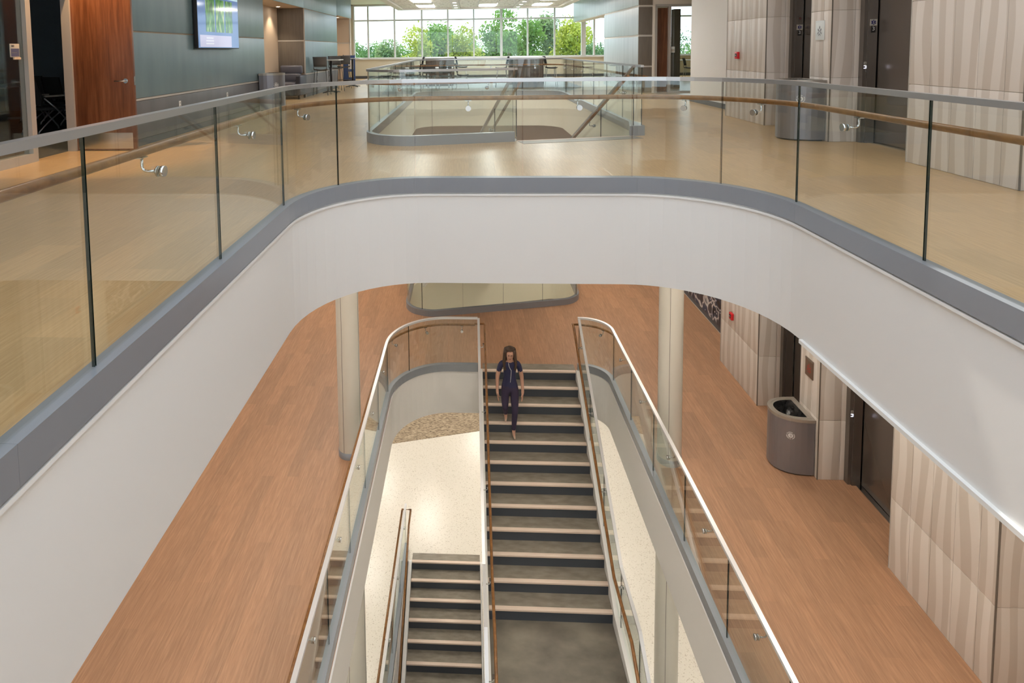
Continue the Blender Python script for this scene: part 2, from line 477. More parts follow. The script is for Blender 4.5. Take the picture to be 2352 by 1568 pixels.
void3 = rounded([(2.47, -0.9), (2.47, 5.64), (-1.41, 5.64), (-1.41, -0.9)], 1.05, True)
void2 = rounded([(2.57, -0.9), (2.57, 11.465), (-1.42, 11.465), (-1.42, -0.9)], [1.05, 0.5, 1.05, 1.05], True)
E_SL = 0.262                                     # slope of the angled stair edge of the far wing
def edge3(x): return 8.62 + E_SL * x
isl3 = rounded([(2.60, edge3(2.60)), (2.60, 17.55), (-1.45, 17.55), (-1.45, edge3(-1.45))], [0.02, 0.75, 0.75, 0.62], True)
def edge2(x): return 14.03 + 0.238 * x
isl2 = rounded([(2.66, edge2(2.66)), (2.66, 17.10), (-1.48, 15.95), (-1.48, edge2(-1.48))], [0.55, 0.35, 0.35, 0.62], True)
well1 = [(-1.40, 8.4), (0.20, 8.4), (0.20, 12.475), (-1.40, 12.475)]

def plate(outer, holes, z, flip):
    polys = [[Vector((x, y, 0)) for x, y in outer]] + [[Vector((x, y, 0)) for x, y in h] for h in holes]
    flat = [p for poly in polys for p in poly]
    tris = tessellate_polygon(polys)
    mb = MB()
    mb.add([(p.x, p.y, z) for p in flat], [t if not flip else t[::-1] for t in tris])
    return mb
def plate_obj(name, outer, holes, z, flip, m):
    mb = plate(outer, holes, z, flip)
    o = mb.build(name, m, None, False)
    bm = bmesh.new(); bm.from_mesh(o.data)
    for f in bm.faces:
        f.normal_update()
        if (f.normal.z < 0) != flip: f.normal_flip()
    bm.to_mesh(o.data); bm.free()
    return o
outer = [(XL, YB), (XR, YB), (XR, YF), (XL, YF)]

struct(plate_obj('floor', outer, [void3, isl3], Z3, False, M['floor3']), 'tan woven floor of the upper gallery around the glass railings', 'floor')
struct(plate_obj('floor', outer, [void2, isl2], Z2, False, M['floor2']), 'reddish oak plank floor of the middle gallery', 'floor')
struct(plate_obj('floor', outer, [well1], Z1, False, M['terrazzo']), 'pale speckled terrazzo floor at the bottom of the atrium', 'floor')
struct(MB().box(XL, XR, YB, YF, Z0 - 0.1, Z0).build('floor', M['terrazzo']), 'floor below the lowest stair', 'floor')
struct(plate_obj('ceiling', outer, [void3, isl3], Z3 - SLAB, True, M['ceiling']), 'white ceiling under the upper gallery', 'ceiling')
struct(plate_obj('ceiling', outer, [void2, isl2], Z2 - SLAB, True, M['ceiling']), 'white ceiling under the middle gallery', 'ceiling')
sky_hole = [(2.3, -6.8), (2.3, 5.4), (-1.3, 5.4), (-1.3, -6.8)]  # opening added to bring sky light down into the void
struct(plate_obj('ceiling', outer, [sky_hole], CEIL3, True, M['ceiling']), 'white ceiling over the upper gallery', 'ceiling')

# fascias round the floor openings: plaster band with a small lip at the top and the bottom
def fascia(path, z, label, n, m='white'):
    p3 = [(x, y, z) for x, y in path]
    mb = MB()
    mb.sweep(p3, -0.05, 0.0, -SLAB, -0.002, True)
    mb.sweep(p3, -0.04, 0.018, -0.030, -0.012, True)
    o = mb.build('trim_%d' % n, M[m])
    return struct(o, label, 'fascia')
fascia(void3, Z3, 'white curved plaster fascia of the upper gallery opening', 1)
fascia(void2, Z2, 'white curved plaster fascia of the middle gallery opening', 2)
fascia(isl3, Z3, 'pale fascia inside the far stair opening of the upper gallery', 3, 'voidcream')
fascia(isl2, Z2, 'pale fascia inside the far opening of the middle gallery', 4, 'voidcream')
struct(MB().box(2.445, 2.475, 0.2, 4.55, -SLAB - 0.012, -SLAB + 0.016).build('trim_6', M['ceiling']), 'thin white bead under the right side of the upper fascia', 'trim')
# shaft walls of the lowest stair and an unseen roof light added for daylight
struct(MB().sweep([(x, y, Z1) for x, y in well1], -0.05, 0, -SLAB, -0.002, True).build('trim_5', M['white']), 'white edge of the lowest stair well', 'fascia')

struct(MB().sweep([(x, y, CEIL3) for x, y in sky_hole], -0.08, 0, -0.02, 0.8, True).build('trim_8', M['white']), 'white upstand of the added roof light over the near opening', 'roof light')
# outer shell
struct(MB().box(XL - 0.2, XL, YB, YF, Z0, CEIL3 + 0.6).build('wall_left', M['cream']), 'outer wall far behind the left rooms', 'wall')
struct(MB().box(XR, XR + 0.2, YB, YF, Z0, CEIL3 + 0.6).build('wall_right', M['cream']), 'outer wall far behind the right rooms', 'wall')
roof = MB()
for a, b, c, d in ((XL - 0.2, -1.36, YB, YF + 0.6), (2.36, XR + 0.2, YB, YF + 0.6), (-1.36, 2.36, 5.46, YF + 0.6), (-1.36, 2.36, YB, -6.86)):
    roof.box(a, b, c, d, CEIL3 + 0.25, CEIL3 + 0.55)
struct(roof.build('ceiling', M['ceiling']), 'roof slab above the upper ceiling', 'roof')
# rear wall: unseen, upper floor left open to let daylight in, solid below
rw = MB()
rw.box(XL, XR, YB - 0.2, YB, Z0, Z3 + 0.1)
rw.box(XL, XR, YB - 0.2, YB, CEIL3 - 0.3, CEIL3 + 0.5)
for x in [XL + k * 2.35 for k in range(11)]:
    rw.box(x - 0.04, x + 0.04, YB - 0.2, YB, Z2, CEIL3 - 0.3)
struct(rw.build('wall_back', M['offwhite']), 'unseen wall behind the viewer, left open above for daylight', 'wall')

# cream walls closing the lower floors at the far end
struct(MB().box(XL, XR, YF - 0.1, YF + 0.1, Z0, Z2 - SLAB).build('wall_front', M['cream']), 'cream far wall of the ground floor', 'wall')
struct(MB().box(XL, XR, 23.0, 23.2, Z2, Z3 - SLAB).build('wall_front', M['beige']), 'beige far wall of the middle floor', 'wall')

# ------------------------------------------------------------------ far window wall of the upper floor
SILL, WTOP, TRANS = 0.94, 3.46, 2.74
fw = MB()
fw.box(XL, XR, YF, YF + 0.25, -0.9, SILL - 0.05)
fw.box(XL, -5.42, YF, YF + 0.25, SILL - 0.05, CEIL3 + 0.4)
fw.box(XL, XR, YF, YF + 0.25, WTOP, CEIL3 + 0.6)
struct(fw.build('wall_front', M['cream']), 'cream wall below the wide far window', 'wall')
struct(MB().box(XL, XR, YF - 0.012, YF, 0, 0.12).build('baseboard_front', M['basegrey']), 'dark rubber base along the far window wall', 'baseboard')
struct(MB().bbox(-5.5, XR, YF - 0.16, YF + 0.1, SILL - 0.05, SILL, 0.008).build('trim_7', M['whitetop']), 'white sill of the wide far window', 'sill')
win = empty('window_1', (0, YF, 0), label='wide far window with tall panes and a transom looking onto trees', cat='window', kind='structure')
mulls = [-5.38, -4.70, -3.44, -2.14, -0.91, 0.31, 1.60, 2.83, 4.08, 5.42, 5.91, 6.55, 8.0, 9.3, 10.6, 11.9]
for i, x in enumerate(mulls):
    w = 0.10 if abs(x - 5.42) < 0.01 else (0.055 if abs(x - 1.60) < 0.01 else 0.035)
    MB().box(x - w, x + w, -0.04, 0.12, SILL, WTOP).build('mullion', M['mullion'], win)
MB().box(-5.42, 11.9, -0.03, 0.10, TRANS - 0.035, TRANS + 0.035).build('transom', M['mullion'], win)
MB().box(-5.42, 11.9, -0.03, 0.10, SILL, SILL + 0.05).build('bottom_rail', M['mullion'], win)
MB().box(-5.42, 11.9, -0.03, 0.10, WTOP - 0.05, WTOP).build('head_rail', M['mullion'], win)
for a, b in zip(mulls[:-1], mulls[1:]):
    MB().box(a + 0.03, b - 0.03, 0.03, 0.045, SILL + 0.04, TRANS - 0.03).build('pane', M['winglass'], win)
    MB().box(a + 0.03, b - 0.03, 0.03, 0.045, TRANS + 0.03, WTOP - 0.04).build('pane', M['winglass'], win)

# carpet at the far end of the upper floor, and on the ground floor beyond the angled seam
def quad_prism(pts, z0, z1): return MB().prism(pts, z0, z1)
struct(quad_prism([(-2.6, 18.3), (3.0, 18.9), (3.9, 21.0), (3.9, 28.9), (-3.4, 28.9)], 0.0, 0.008).build('floor', M['carpet3']), 'blue grey carpet in front of the far window', 'carpet')
struct(quad_prism([(XL, 14.05), (4.9, 18.32), (XR, 20.4), (XR, 28.9), (XL, 28.9)], Z1, Z1 + 0.008).build('floor', M['carpet1']), 'brown flecked carpet beyond the ground floor terrazzo', 'carpet')

# ------------------------------------------------------------------ left wall of the upper floor
wl = MB()
wl.box(-5.0, -4.72, 8.37, 14.0, 0, CEIL3)
wl.box(-5.62, -5.0, 8.30, 8.42, 0, CEIL3)
wl.box(-5.62, -4.72, 13.95, 14.0, 0, CEIL3)
wl.box(-5.62, -5.5, 14.0, 17.6, 0, CEIL3)
wl.box(-5.5, -4.72, 14.0, 17.6, 2.58, CEIL3)
wl.box(-5.62, -4.72, 17.6, 22.0, 0, CEIL3)
wl.box(-5.62, -5.5, 22.0, 29.0, 0, CEIL3)
wl.box(-5.5, -4.72, 22.0, 24.5, 2.62, CEIL3)
wl.box(-5.5, -4.72, 24.5, 24.8, 0, CEIL3)
wall_left = struct(wl.build('wall_left', M['beige']), 'left wall with blue grey panels and two beige niches', 'wall')
def panel_x(y0, y1, z0, z1, m, nm='panel', x=-4.72, t=0.02):
    return MB().bbox(x, x + t, y0 + 0.006, y1 - 0.006, z0 + 0.006, z1 - 0.006, 0.003).build(nm, M[m], wall_left)
def panel_y(x0, x1, z0, z1, m, y, nm='panel'):
    return MB().bbox(x0 + 0.006, x1 - 0.006, y - 0.02, y, z0 + 0.006, z1 - 0.006, 0.003).build(nm, M[m], wall_left)
for y0, y1 in ((8.37, 14.0), (17.58, 22.0)):
    panel_x(y0, y1, 0.10, 0.655, 'lowpanel')
    panel_x(y0, y1, 0.685, 1.635, 'teal')
    panel_x(y0, y1, 1.645, 2.56, 'teal')
    panel_x(y0, y1, 2.57, CEIL3, 'teal')
    MB().box(-4.72, -4.693, y0, y1, 0.655, 0.685).build('trim_strip', M['trimlight'], wall_left)
    MB().box(-4.72, -4.708, y0, y1, 0.0, 0.10).build('base_strip', M['basegrey'], wall_left)
panel_x(14.0, 17.58, 2.57, CEIL3, 'teal'); panel_x(22.0, 24.8, 2.62, CEIL3, 'teal')
for y, x0 in ((17.6, -5.5), (24.5, -5.5)):
    for z0, z1 in ((0.10, 0.66), (0.69, 1.62), (1.66, 2.58)):
        panel_y(x0, -4.735, z0, z1, 'brownpanel' if y < 20 else 'beige', y)
    MB().box(x0, -4.735, y - 0.014, y, 1.62, 1.66).build('trim_strip', M['trimlight'], wall_left)
    MB().box(-4.735, -4.70, y - 0.024, y - 0.002, 0.0, 2.58).build('edge_trim', M['trimlight'], wall_left)
MB().box(-4.73, -4.69, 8.345, 8.37, 0, CEIL3).build('edge_trim', M['brownpanel'], wall_left)

# ------------------------------------------------------------------ glazed front of the conference room
XG = -5.44
gf = empty('window_2', (XG, 0, 0), label='glazed aluminium front of the dark conference room at the left', cat='window', kind='structure')
for y0, y1 in ((2.2, 2.28), (4.7, 4.78), (7.245, 7.33), (8.07, 8.16)):
    MB().box(-0.06, 0.06, y0, y1, 0, CEIL3).build('post', M['frame'], gf)
for y0, y1 in ((2.28, 4.7), (4.78, 7.245)):
    MB().box(-0.06, 0.06, y0, y1, 0.0, 0.11).build('sill_rail', M['frame'], gf)
    MB().box(-0.006, 0.006, y0, y1, 0.11, 2.9).build('pane', M['glass'], gf)
    MB().box(-0.06, 0.06, y0, y1, 2.9, 2.98).build('head_rail', M['frame'], gf)
MB().box(-0.06, 0.06, 7.33, 8.07, 2.2, 2.28).build('head_rail', M['frame'], gf)
MB().box(-0.006, 0.006, 7.33, 8.07, 2.28, 2.95).build('pane', M['glass'], gf)
dk = MB()
dk.box(XL, XG - 0.06, 13.9, 14.0, 0, CEIL3)
dk.box(XL, XG - 0.06, 1.9, 2.0, 0, CEIL3)
dk.box(XL, XL + 0.05, 2.0, 13.9, 0, CEIL3)
dk.box(-5.64, -5.60, 8.42, 13.9, 0, CEIL3)
dk.box(XL, XG - 0.07, 2.0, 13.9, CEIL3 - 0.06, CEIL3 - 0.01)
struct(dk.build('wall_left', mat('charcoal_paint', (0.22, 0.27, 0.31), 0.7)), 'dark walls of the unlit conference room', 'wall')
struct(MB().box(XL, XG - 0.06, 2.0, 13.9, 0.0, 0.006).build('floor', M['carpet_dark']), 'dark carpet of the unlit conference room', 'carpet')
struct(MB().box(XG - 0.06, XG + 0.06, YB, 2.2, 0, CEIL3).build('wall_left', M['offwhite']), 'plain wall beside the viewer', 'wall')
# left wall of the floors below
struct(MB().box(-5.0, -4.72, YB, 23.0, Z2, Z3 - SLAB).build('wall_left', M['white']), 'left wall of the middle floor', 'wall')

# ------------------------------------------------------------------ elevator wall with wave-relief tiles (same plan on both floors)
XT = 4.93
TW, TH = 0.305, 0.915
def tile_run(parent, p0, p1, normal, z0, z1, first):
    # p0->p1 horizontal run of tiles; normal = outward 2-D direction
    L = math.dist(p0, p1)
    dx, dy = (p1[0] - p0[0]) / L, (p1[1] - p0[1]) / L
    rows = []
    z = z0
    h = first
    while z < z1 - 0.01:
        rows.append((z, min(z + h, z1))); z += h; h = TH
    s = 0.0
    while s < L - 0.02:
        e = min(s + TW, L)
        if L - e < 0.08: e = L
        for a, b in rows:
            g = 0.0022
            key = (round(e - s, 3), round(b - a, 3))
            if key not in TILES:
                TILES[key] = MB().bbox(g, key[0] - g, -0.012, 0, g, key[1] - g, 0.002).mesh('tile', M['tile'])
            rz = math.atan2(dy, dx)
            o = piece('tile', TILES[key], (p0[0] + dx * s + normal[0] * 0.0, p0[1] + dy * s + normal[1] * 0.0, a), parent, (0, 0, rz))
        s = e
TILES = {}
def elevator_wall(z, z1, label, level):
    mb = MB()
    for y0, y1 in ((5.69, 7.10), (8.61, 9.09), (10.43, 11.94)):
        mb.box(XT + 0.014, 5.46, y0, y1, z, z1)
    mb.box(5.34, 6.8, YB, 5.69, z, z1)
    mb.box(5.60, 6.8, 5.69, 11.94, z, z1)
    mb.box(5.46, 5.60, 5.69, 7.10, z, z1); mb.box(5.46, 5.60, 8.61, 9.09, z, z1); mb.box(5.46, 5.60, 10.43, 11.94, z, z1)
    mb.box(5.30, 5.60, 7.10, 8.61, z + 2.40, z1); mb.box(5.30, 5.60, 9.09, 10.43, z + 2.40, z1)
    w = struct(mb.build('wall_right', M['offwhite']), label, 'wall')
    zt = min(z1, z + 3.5)
    # faces toward the gallery (x = XT) run toward the viewer so the outward normal is -x
    for y0, y1 in ((5.69, 7.105), (8.605, 9.095), (10.425, 11.945)):
        tile_run(w, (XT + 0.014, y1), (XT + 0.014, y0), (-1, 0), z, zt, 0.88)
    # returns facing the viewer
    for y in (5.69, 8.61, 10.43):
        tile_run(w, (XT + 0.002, y), (5.32, y), (0, -1), z, zt, 0.88)
    for y in (5.68, 8.60, 10.42):
        MB().box(XT - 0.004, XT + 0.010, y - 0.006, y + 0.004, z, zt).build('corner_trim', M['brownpanel'], w)
    MB().box(XT - 0.004, XT + 0.010, 11.945, 11.957, z, zt).build('corner_trim', M['trimlight'], w)
    for y in (7.105, 9.095):
        MB().box(XT + 0.0, XT + 0.014, y - 0.001, y + 0.008, z, zt).build('corner_trim', M['trimlight'], w)
    return w
EW3 = elevator_wall(Z3, CEIL3, 'tiled elevator wall on the upper floor', 3)
EW2 = elevator_wall(Z2, Z3 - SLAB, 'tiled elevator wall on the middle floor', 2)

def text_mesh(body, size, m, extr=0.001):
    cu = bpy.data.curves.new('t', 'FONT'); cu.body = body; cu.size = size; cu.extrude = extr
    cu.align_x = 'CENTER'; cu.align_y = 'CENTER'
    o = bpy.data.objects.new('t', cu); COL.objects.link(o)
    bpy.context.view_layer.update()
    me = bpy.data.meshes.new_from_object(o.evaluated_get(bpy.context.evaluated_depsgraph_get()))
    me.materials.clear(); me.materials.append(m)
    bpy.data.objects.remove(o, do_unlink=True)
    return me

def elevator(z, yn, yf, n, label):
    """bronze lift entrance in a niche between yn (near) and yf (far)"""
    d = empty('door_%d' % n, (5.47, (yn + yf) / 2, z), label=label, cat='elevator', kind='structure')
    def b(nm, x0, x1, y0, y1, z0, z1, m):
        cy = (yn + yf) / 2
        return MB().box(x0 - 5.47, x1 - 5.47, y0 - cy, y1 - cy, z0, z1).build(nm, M[m], d)
    b('jamb', 5.30, 5.345, yf - 0.09, yf, 0, 2.4, 'elevframe')
    b('jamb', 5.345, 5.46, yf - 0.11, yf, 0, 2.4, 'elevsteel')
    b('jamb', 5.30, 5.46, yn, yn + 0.11, 0, 2.4, 'elevframe')
    b('head_jamb', 5.30, 5.46, yn, yf, 2.25, 2.4, 'elevframe')
    mid = yf - 0.11 - 0.80
    b('door_panel', 5.475, 5.50, mid + 0.004, yf - 0.118, 0.02, 2.25, 'elevsteel')
    b('door_panel', 5.49, 5.515, yn + 0.11, mid - 0.004, 0.02, 2.25, 'elevsteel')
    b('shade_sheet', 5.52, 5.54, yn + 0.01, yf - 0.01, 0, 2.3, 'black')  # black sheet standing in for the dark behind the door panels
    b('sill_track', 5.40, 5.52, yn + 0.11, yf - 0.11, 0.0, 0.012, 'steel')
    return d
elevator(Z3, 7.105, 8.60, 1, 'nearer bronze elevator door on the upper floor')
elevator(Z3, 9.095, 10.42, 2, 'farther bronze elevator door on the upper floor')
elevator(Z2, 7.105, 8.60, 3, 'nearer bronze elevator door on the middle floor')
elevator(Z2, 9.095, 10.42, 4, 'farther bronze elevator door on the middle floor')

# plain wall past the tiles, upper floor, and the mural wall below it
struct(MB().box(5.42, 6.6, 11.96, 15.2, 0, CEIL3).build('wall_right', M['white']), 'plain white wall past the tiled elevator wall', 'wall')
struct(MB().box(5.405, 5.42, 11.96, 15.2, 0, 0.11).build('baseboard_right', M['basegrey']), 'grey rubber base of the plain white wall', 'baseboard')
struct(MB().box(5.42, 6.6, 11.96, 23.0, Z2, Z3 - SLAB).build('wall_right', M['white']), 'wall behind the night mural on the middle floor', 'wall')
struct(MB().box(5.40, 5.42, 11.96, 23.0, Z2 + 0.012, Z2 + 0.125).build('baseboard_right', M['basegrey']), 'grey base under the night mural', 'baseboard')
struct(MB().box(5.395, 5.42, 11.96, 23.0, Z2, Z2 + 0.012).build('trim_9', M['trimlight']), 'pale strip at the foot of the night mural wall', 'trim')
tag(MB().box(5.39, 5.42, 11.97, 20.0, Z2 + 0.13, Z3 - SLAB - 0.4).build('wall_mural', M['mural']), 'dark star-flecked mural on the middle floor wall', 'mural')

# right side beyond: brown panel pier, pale blue panel wall, glazed office front
wr = MB()
wr.box(4.96, 5.38, 18.05, 22.5, 0, CEIL3)
wr.box(4.96, 5.38, 22.5, 29.0, 2.52, CEIL3)
wr.box(5.38, 9.5, 18.05, 18.2, 2.55, CEIL3)
wr.box(6.62, 6.75, 20.8, 29.0, 0, CEIL3)
wr.box(6.6, 12.4, 15.0, 15.2, 0, CEIL3)
wall_r2 = struct(wr.build('wall_right', M['offwhite']), 'far right wall with pale blue and brown panels', 'wall')
for z0, z1 in ((0.0, 0.75), (0.78, 1.63), (1.68, 2.48), (2.53, CEIL3)):
    MB().bbox(4.935, 4.96, 18.06, 22.49 if z1 < 2.6 else 28.9, z0 + 0.005, z1, 0.003).build('panel', M['bluewhite'], wall_r2)
    MB().bbox(4.94, 5.33, 18.03, 18.05, z0 + 0.005, z1, 0.003).build('panel', M['brownpanel'], wall_r2)
    MB().box(4.94, 5.33, 18.025, 18.05, z1 + 0.0, z1 + 0.04).build('trim_strip', M['trimlight'], wall_r2)
of = empty('window_3', (5.38, 18.1, 0), label='glazed office front with an open wood door at the right', cat='window', kind='structure')
def ob(nm, x0, x1, y0, y1, z0, z1, m): return MB().box(x0 - 5.38, x1 - 5.38, y0 - 18.1, y1 - 18.1, z0, z1).build(nm, M[m], of)
ob('post', 5.33, 5.40, 18.0, 18.12, 0, 2.55, 'offwhite'); ob('post', 5.40, 5.47, 18.02, 18.14, 0, 2.5, 'frame')
ob('post', 5.80, 5.86, 18.02, 18.14, 0, 2.5, 'frame'); ob('post', 6.56, 6.62, 18.02, 18.14, 0, 2.5, 'frame')
ob('head_rail', 5.40, 6.62, 18.02, 18.14, 2.48, 2.55, 'frame'); ob('sill_rail', 5.86, 6.56, 18.04, 18.12, 0, 0.05, 'frame')
ob('pane', 5.86, 6.56, 18.07, 18.08, 0.05, 2.48, 'glass')
# brown block standing in for a reflection in the office glass
struct(MB().box(6.75, 6.95, 20.45, 20.75, 0, 2.55).build('wall_right', M['brownpanel']), 'brown block inside the glazed office in place of a reflection', 'wall')

# ------------------------------------------------------------------ dropped acoustic ceiling near the far window
cl = empty('ceiling_cloud', (0.55, 26.7, 3.05), label='dropped acoustic ceiling raft with lights near the far window', cat='ceiling raft')
def cb(nm, x0, x1, y0, y1, z0, z1, m): return MB().box(x0 - 0.55, x1 - 0.55, y0 - 26.7, y1 - 26.7, z0 - 3.05, z1 - 3.05).build(nm, M[m], cl)
cb('edge_frame', -3.0, 4.1, 26.35, 26.7, 3.05, 3.22, 'offwhite'); cb('edge_frame', -3.0, -2.75, 12.0, 26.35, 3.05, 3.22, 'offwhite')
cb('edge_frame', 3.85, 4.1, 12.0, 26.35, 3.05, 3.22, 'offwhite')
cb('rib', -0.62, -0.30, 12.0, 26.35, 3.05, 3.22, 'offwhite'); cb('rib', 1.95, 2.27, 12.0, 26.35, 3.05, 3.22, 'offwhite')
for x0, x1 in ((-2.75, -0.62), (-0.30, 1.95), (2.27, 3.85)):
    for y in [12.0 + 1.8 * k for k in range(8)]:
        w3 = (x1 - x0) / 3
        for q in range(3):
            cb('acoustic_tile', x0 + q * w3 + 0.02, x0 + (q + 1) * w3 - 0.02, y + 0.02, min(y + 1.78, 26.33), 3.12, 3.16, 'acoustic')
    cb('backing', x0, x1, 12.0, 26.35, 3.165, 3.18, 'ceiling')
def cloud_light(x, y, w, l):
    cb('light_panel', x - w / 2, x + w / 2, y - l / 2, y + l / 2, 3.105, 3.119, 'lamp_raft')
for x, y in ((-1.68, 22.6), (0.85, 21.6), (3.05, 22.4), (-1.68, 16.5), (0.85, 15.5), (3.05, 16.0), (-1.68, 25.3), (0.85, 25.3), (3.05, 25.3)):  # row nearest the window added to brighten the far wall
    cloud_light(x, y, 0.68, 1.2)
for y in (25.6, 24.2, 22.8):
    for x in (-0.46, 2.11):
        MB().lathe([(0.0, -0.006), (0.07, -0.006), (0.07, 0.0)], (x - 0.55, y - 26.7, -0.002), 14).build('downlight', M['lamp_day'], cl)

# ------------------------------------------------------------------ round columns
def column(x, y, z0, z1, label):
    c = empty('round_column', (x, y, z0), label=label, cat='column')
    MB().lathe([(0.172, 0.0), (0.172, z1 - z0)], (0, 0, 0), 40).build('shaft', M['column'], c)
    MB().lathe([(0.178, 0.0), (0.178, 0.10), (0.173, 0.10)], (0, 0, 0), 40).build('base_ring', M['curb'], c)
    for a in (-1.95, -0.2, 1.6):
        MB().box(-0.003, 0.003, -0.1735, -0.17, 0.1, z1 - z0).build('seam', M['seam'], c).rotation_euler = (0, 0, a + math.pi / 2)
    return c
column(-1.86, 8.95, Z2, Z3 - SLAB, 'round column beside the left railing on the middle floor')
column(2.97, 8.95, Z2, Z3 - SLAB, 'round column beside the right railing on the middle floor')
column(-1.86, 8.95, Z1, Z2 - SLAB, 'round column under the left railing on the ground floor')
column(2.97, 8.95, Z1, Z2 - SLAB, 'round column under the right railing on the ground floor')

# ------------------------------------------------------------------ unseen ceiling lights, added to light the three floors
def troffer_mesh(w, l, m):
    f = MB()
    for a, b, c, d in ((-w / 2, w / 2, -l / 2, -l / 2 + 0.02), (-w / 2, w / 2, l / 2 - 0.02, l / 2), (-w / 2, -w / 2 + 0.02, -l / 2, l / 2), (w / 2 - 0.02, w / 2, -l / 2, l / 2)):
        f.box(a, b, c, d, -0.03, 0)
    return f.mesh('frame', M['whitetop']), MB().box(-w / 2 + 0.02, w / 2 - 0.02, -l / 2 + 0.02, l / 2 - 0.02, -0.02, -0.008).mesh('diffuser', M[m])
def lights(spots, z, w, l, m, label, group):
    fm, dm = troffer_mesh(w, l, m)
    for x, y in spots:
        t = empty('added_ceiling_light', (x, y, z), label=label, cat='light', group=group)
        piece('frame', fm, (0, 0, 0), t); piece('diffuser', dm, (0, 0, 0), t)
lights([(x, y) for x in (-3.1, 3.75) for y in (-5.0, -1.6, 1.8, 5.2, 8.6, 12.0)] + [(0.5, 7.6), (-1.5, 7.0), (2.4, 7.0)], CEIL3, 0.6, 1.2, 'lamp_day', 'added square ceiling light panel over the upper gallery', 'added upper gallery ceiling lights')
lights([(x, y) for x in (-3.5, 3.9) for y in (-4.5, -1.5, 1.5, 4.5, 7.5, 10.5, 13.5, 16.5)] + [(0.5, 7.2), (-1.0, 7.2), (2.0, 7.2), (-2.4, 14.5), (-2.4, 16.2), (3.4, 14.5), (3.4, 16.2)], Z3 - SLAB, 0.3, 1.2, 'lamp', 'added slim ceiling light over the middle gallery', 'added middle gallery ceiling lights')
lights([(x, y) for x in (-3.0, 3.75) for y in (-4.5, -1.0, 2.5, 6.0, 9.5, 13.0, 16.5, 20.0)] + [(0.5, 13.2), (-1.4, 18.5), (1.6, 18.7), (0.2, 22.5)], Z2 - SLAB, 0.6, 1.2, 'lamp_l1', 'added ceiling light panel over the ground floor', 'added ground floor ceiling lights')

def downlight(x, y, z, label, energy, angle=70, col=(1.0, 0.82, 0.62), group=None):
    t = empty('downlight', (x, y, z), label=label, cat='light', group=group)
    MB().lathe([(0.055, -0.004), (0.075, -0.008), (0.08, 0.0)], (0, 0, 0), 18).build('trim_ring', M['whitetop'], t)
    MB().lathe([(0.0, -0.003), (0.055, -0.003)], (0, 0, 0), 18).build('lens', M['lamp'], t)
    ld = bpy.data.lights.new('lamp', 'SPOT'); ld.energy = energy; ld.spot_size = math.radians(angle); ld.spot_blend = 0.6; ld.color = col; ld.shadow_soft_size = 0.05
    lo = bpy.data.objects.new('lamp', ld); COL.objects.link(lo); lo.parent = t; lo.location = (0, 0, -0.02)
downlight(-5.25, 15.0, 2.58, 'nearer downlight in the soffit of the beige niche', 60, 95)
downlight(-5.25, 16.9, 2.58, 'farther downlight in the soffit of the beige niche', 60, 95)
downlight(-5.0, 23.6, 2.62, 'downlight in the soffit of the small far niche', 50, 95)
downlight(-4.95, 7.75, CEIL3, 'warm downlight above the open walnut door', 420, 64, (1.0, 0.58, 0.26))
# ================================================================== RAILINGS AND STAIRS
def bracket_mesh(reach):
    # stand-off on the glass (origin, axis +x toward the floor side), rod out and up to the handrail
    mb = MB()
    mb.tube([(-0.024, 0, 0), (-0.0068, 0, 0)], 0.0255, 20)
    mb.tube([(0.0068, 0, 0), (0.013, 0, 0)], 0.0255, 20)
    mb.tube([(0.013, 0, 0), (0.026, 0, 0)], 0.022, 20, r1=0.010)
    r = 0.022
    pts = [(0.022, 0, 0), (reach - r, 0, 0)] + [(reach - r + r * math.sin(a), 0, r - r * math.cos(a)) for a in (0.4, 0.8, 1.2, 1.57)] + [(reach, 0, 0.068)]
    mb.tube(pts, 0.0065, 8)
    mb.box(reach - 0.014, reach + 0.014, -0.03, 0.03, 0.062, 0.067)
    return mb.mesh('bracket', M['steel'])
BR = bracket_mesh(0.085)

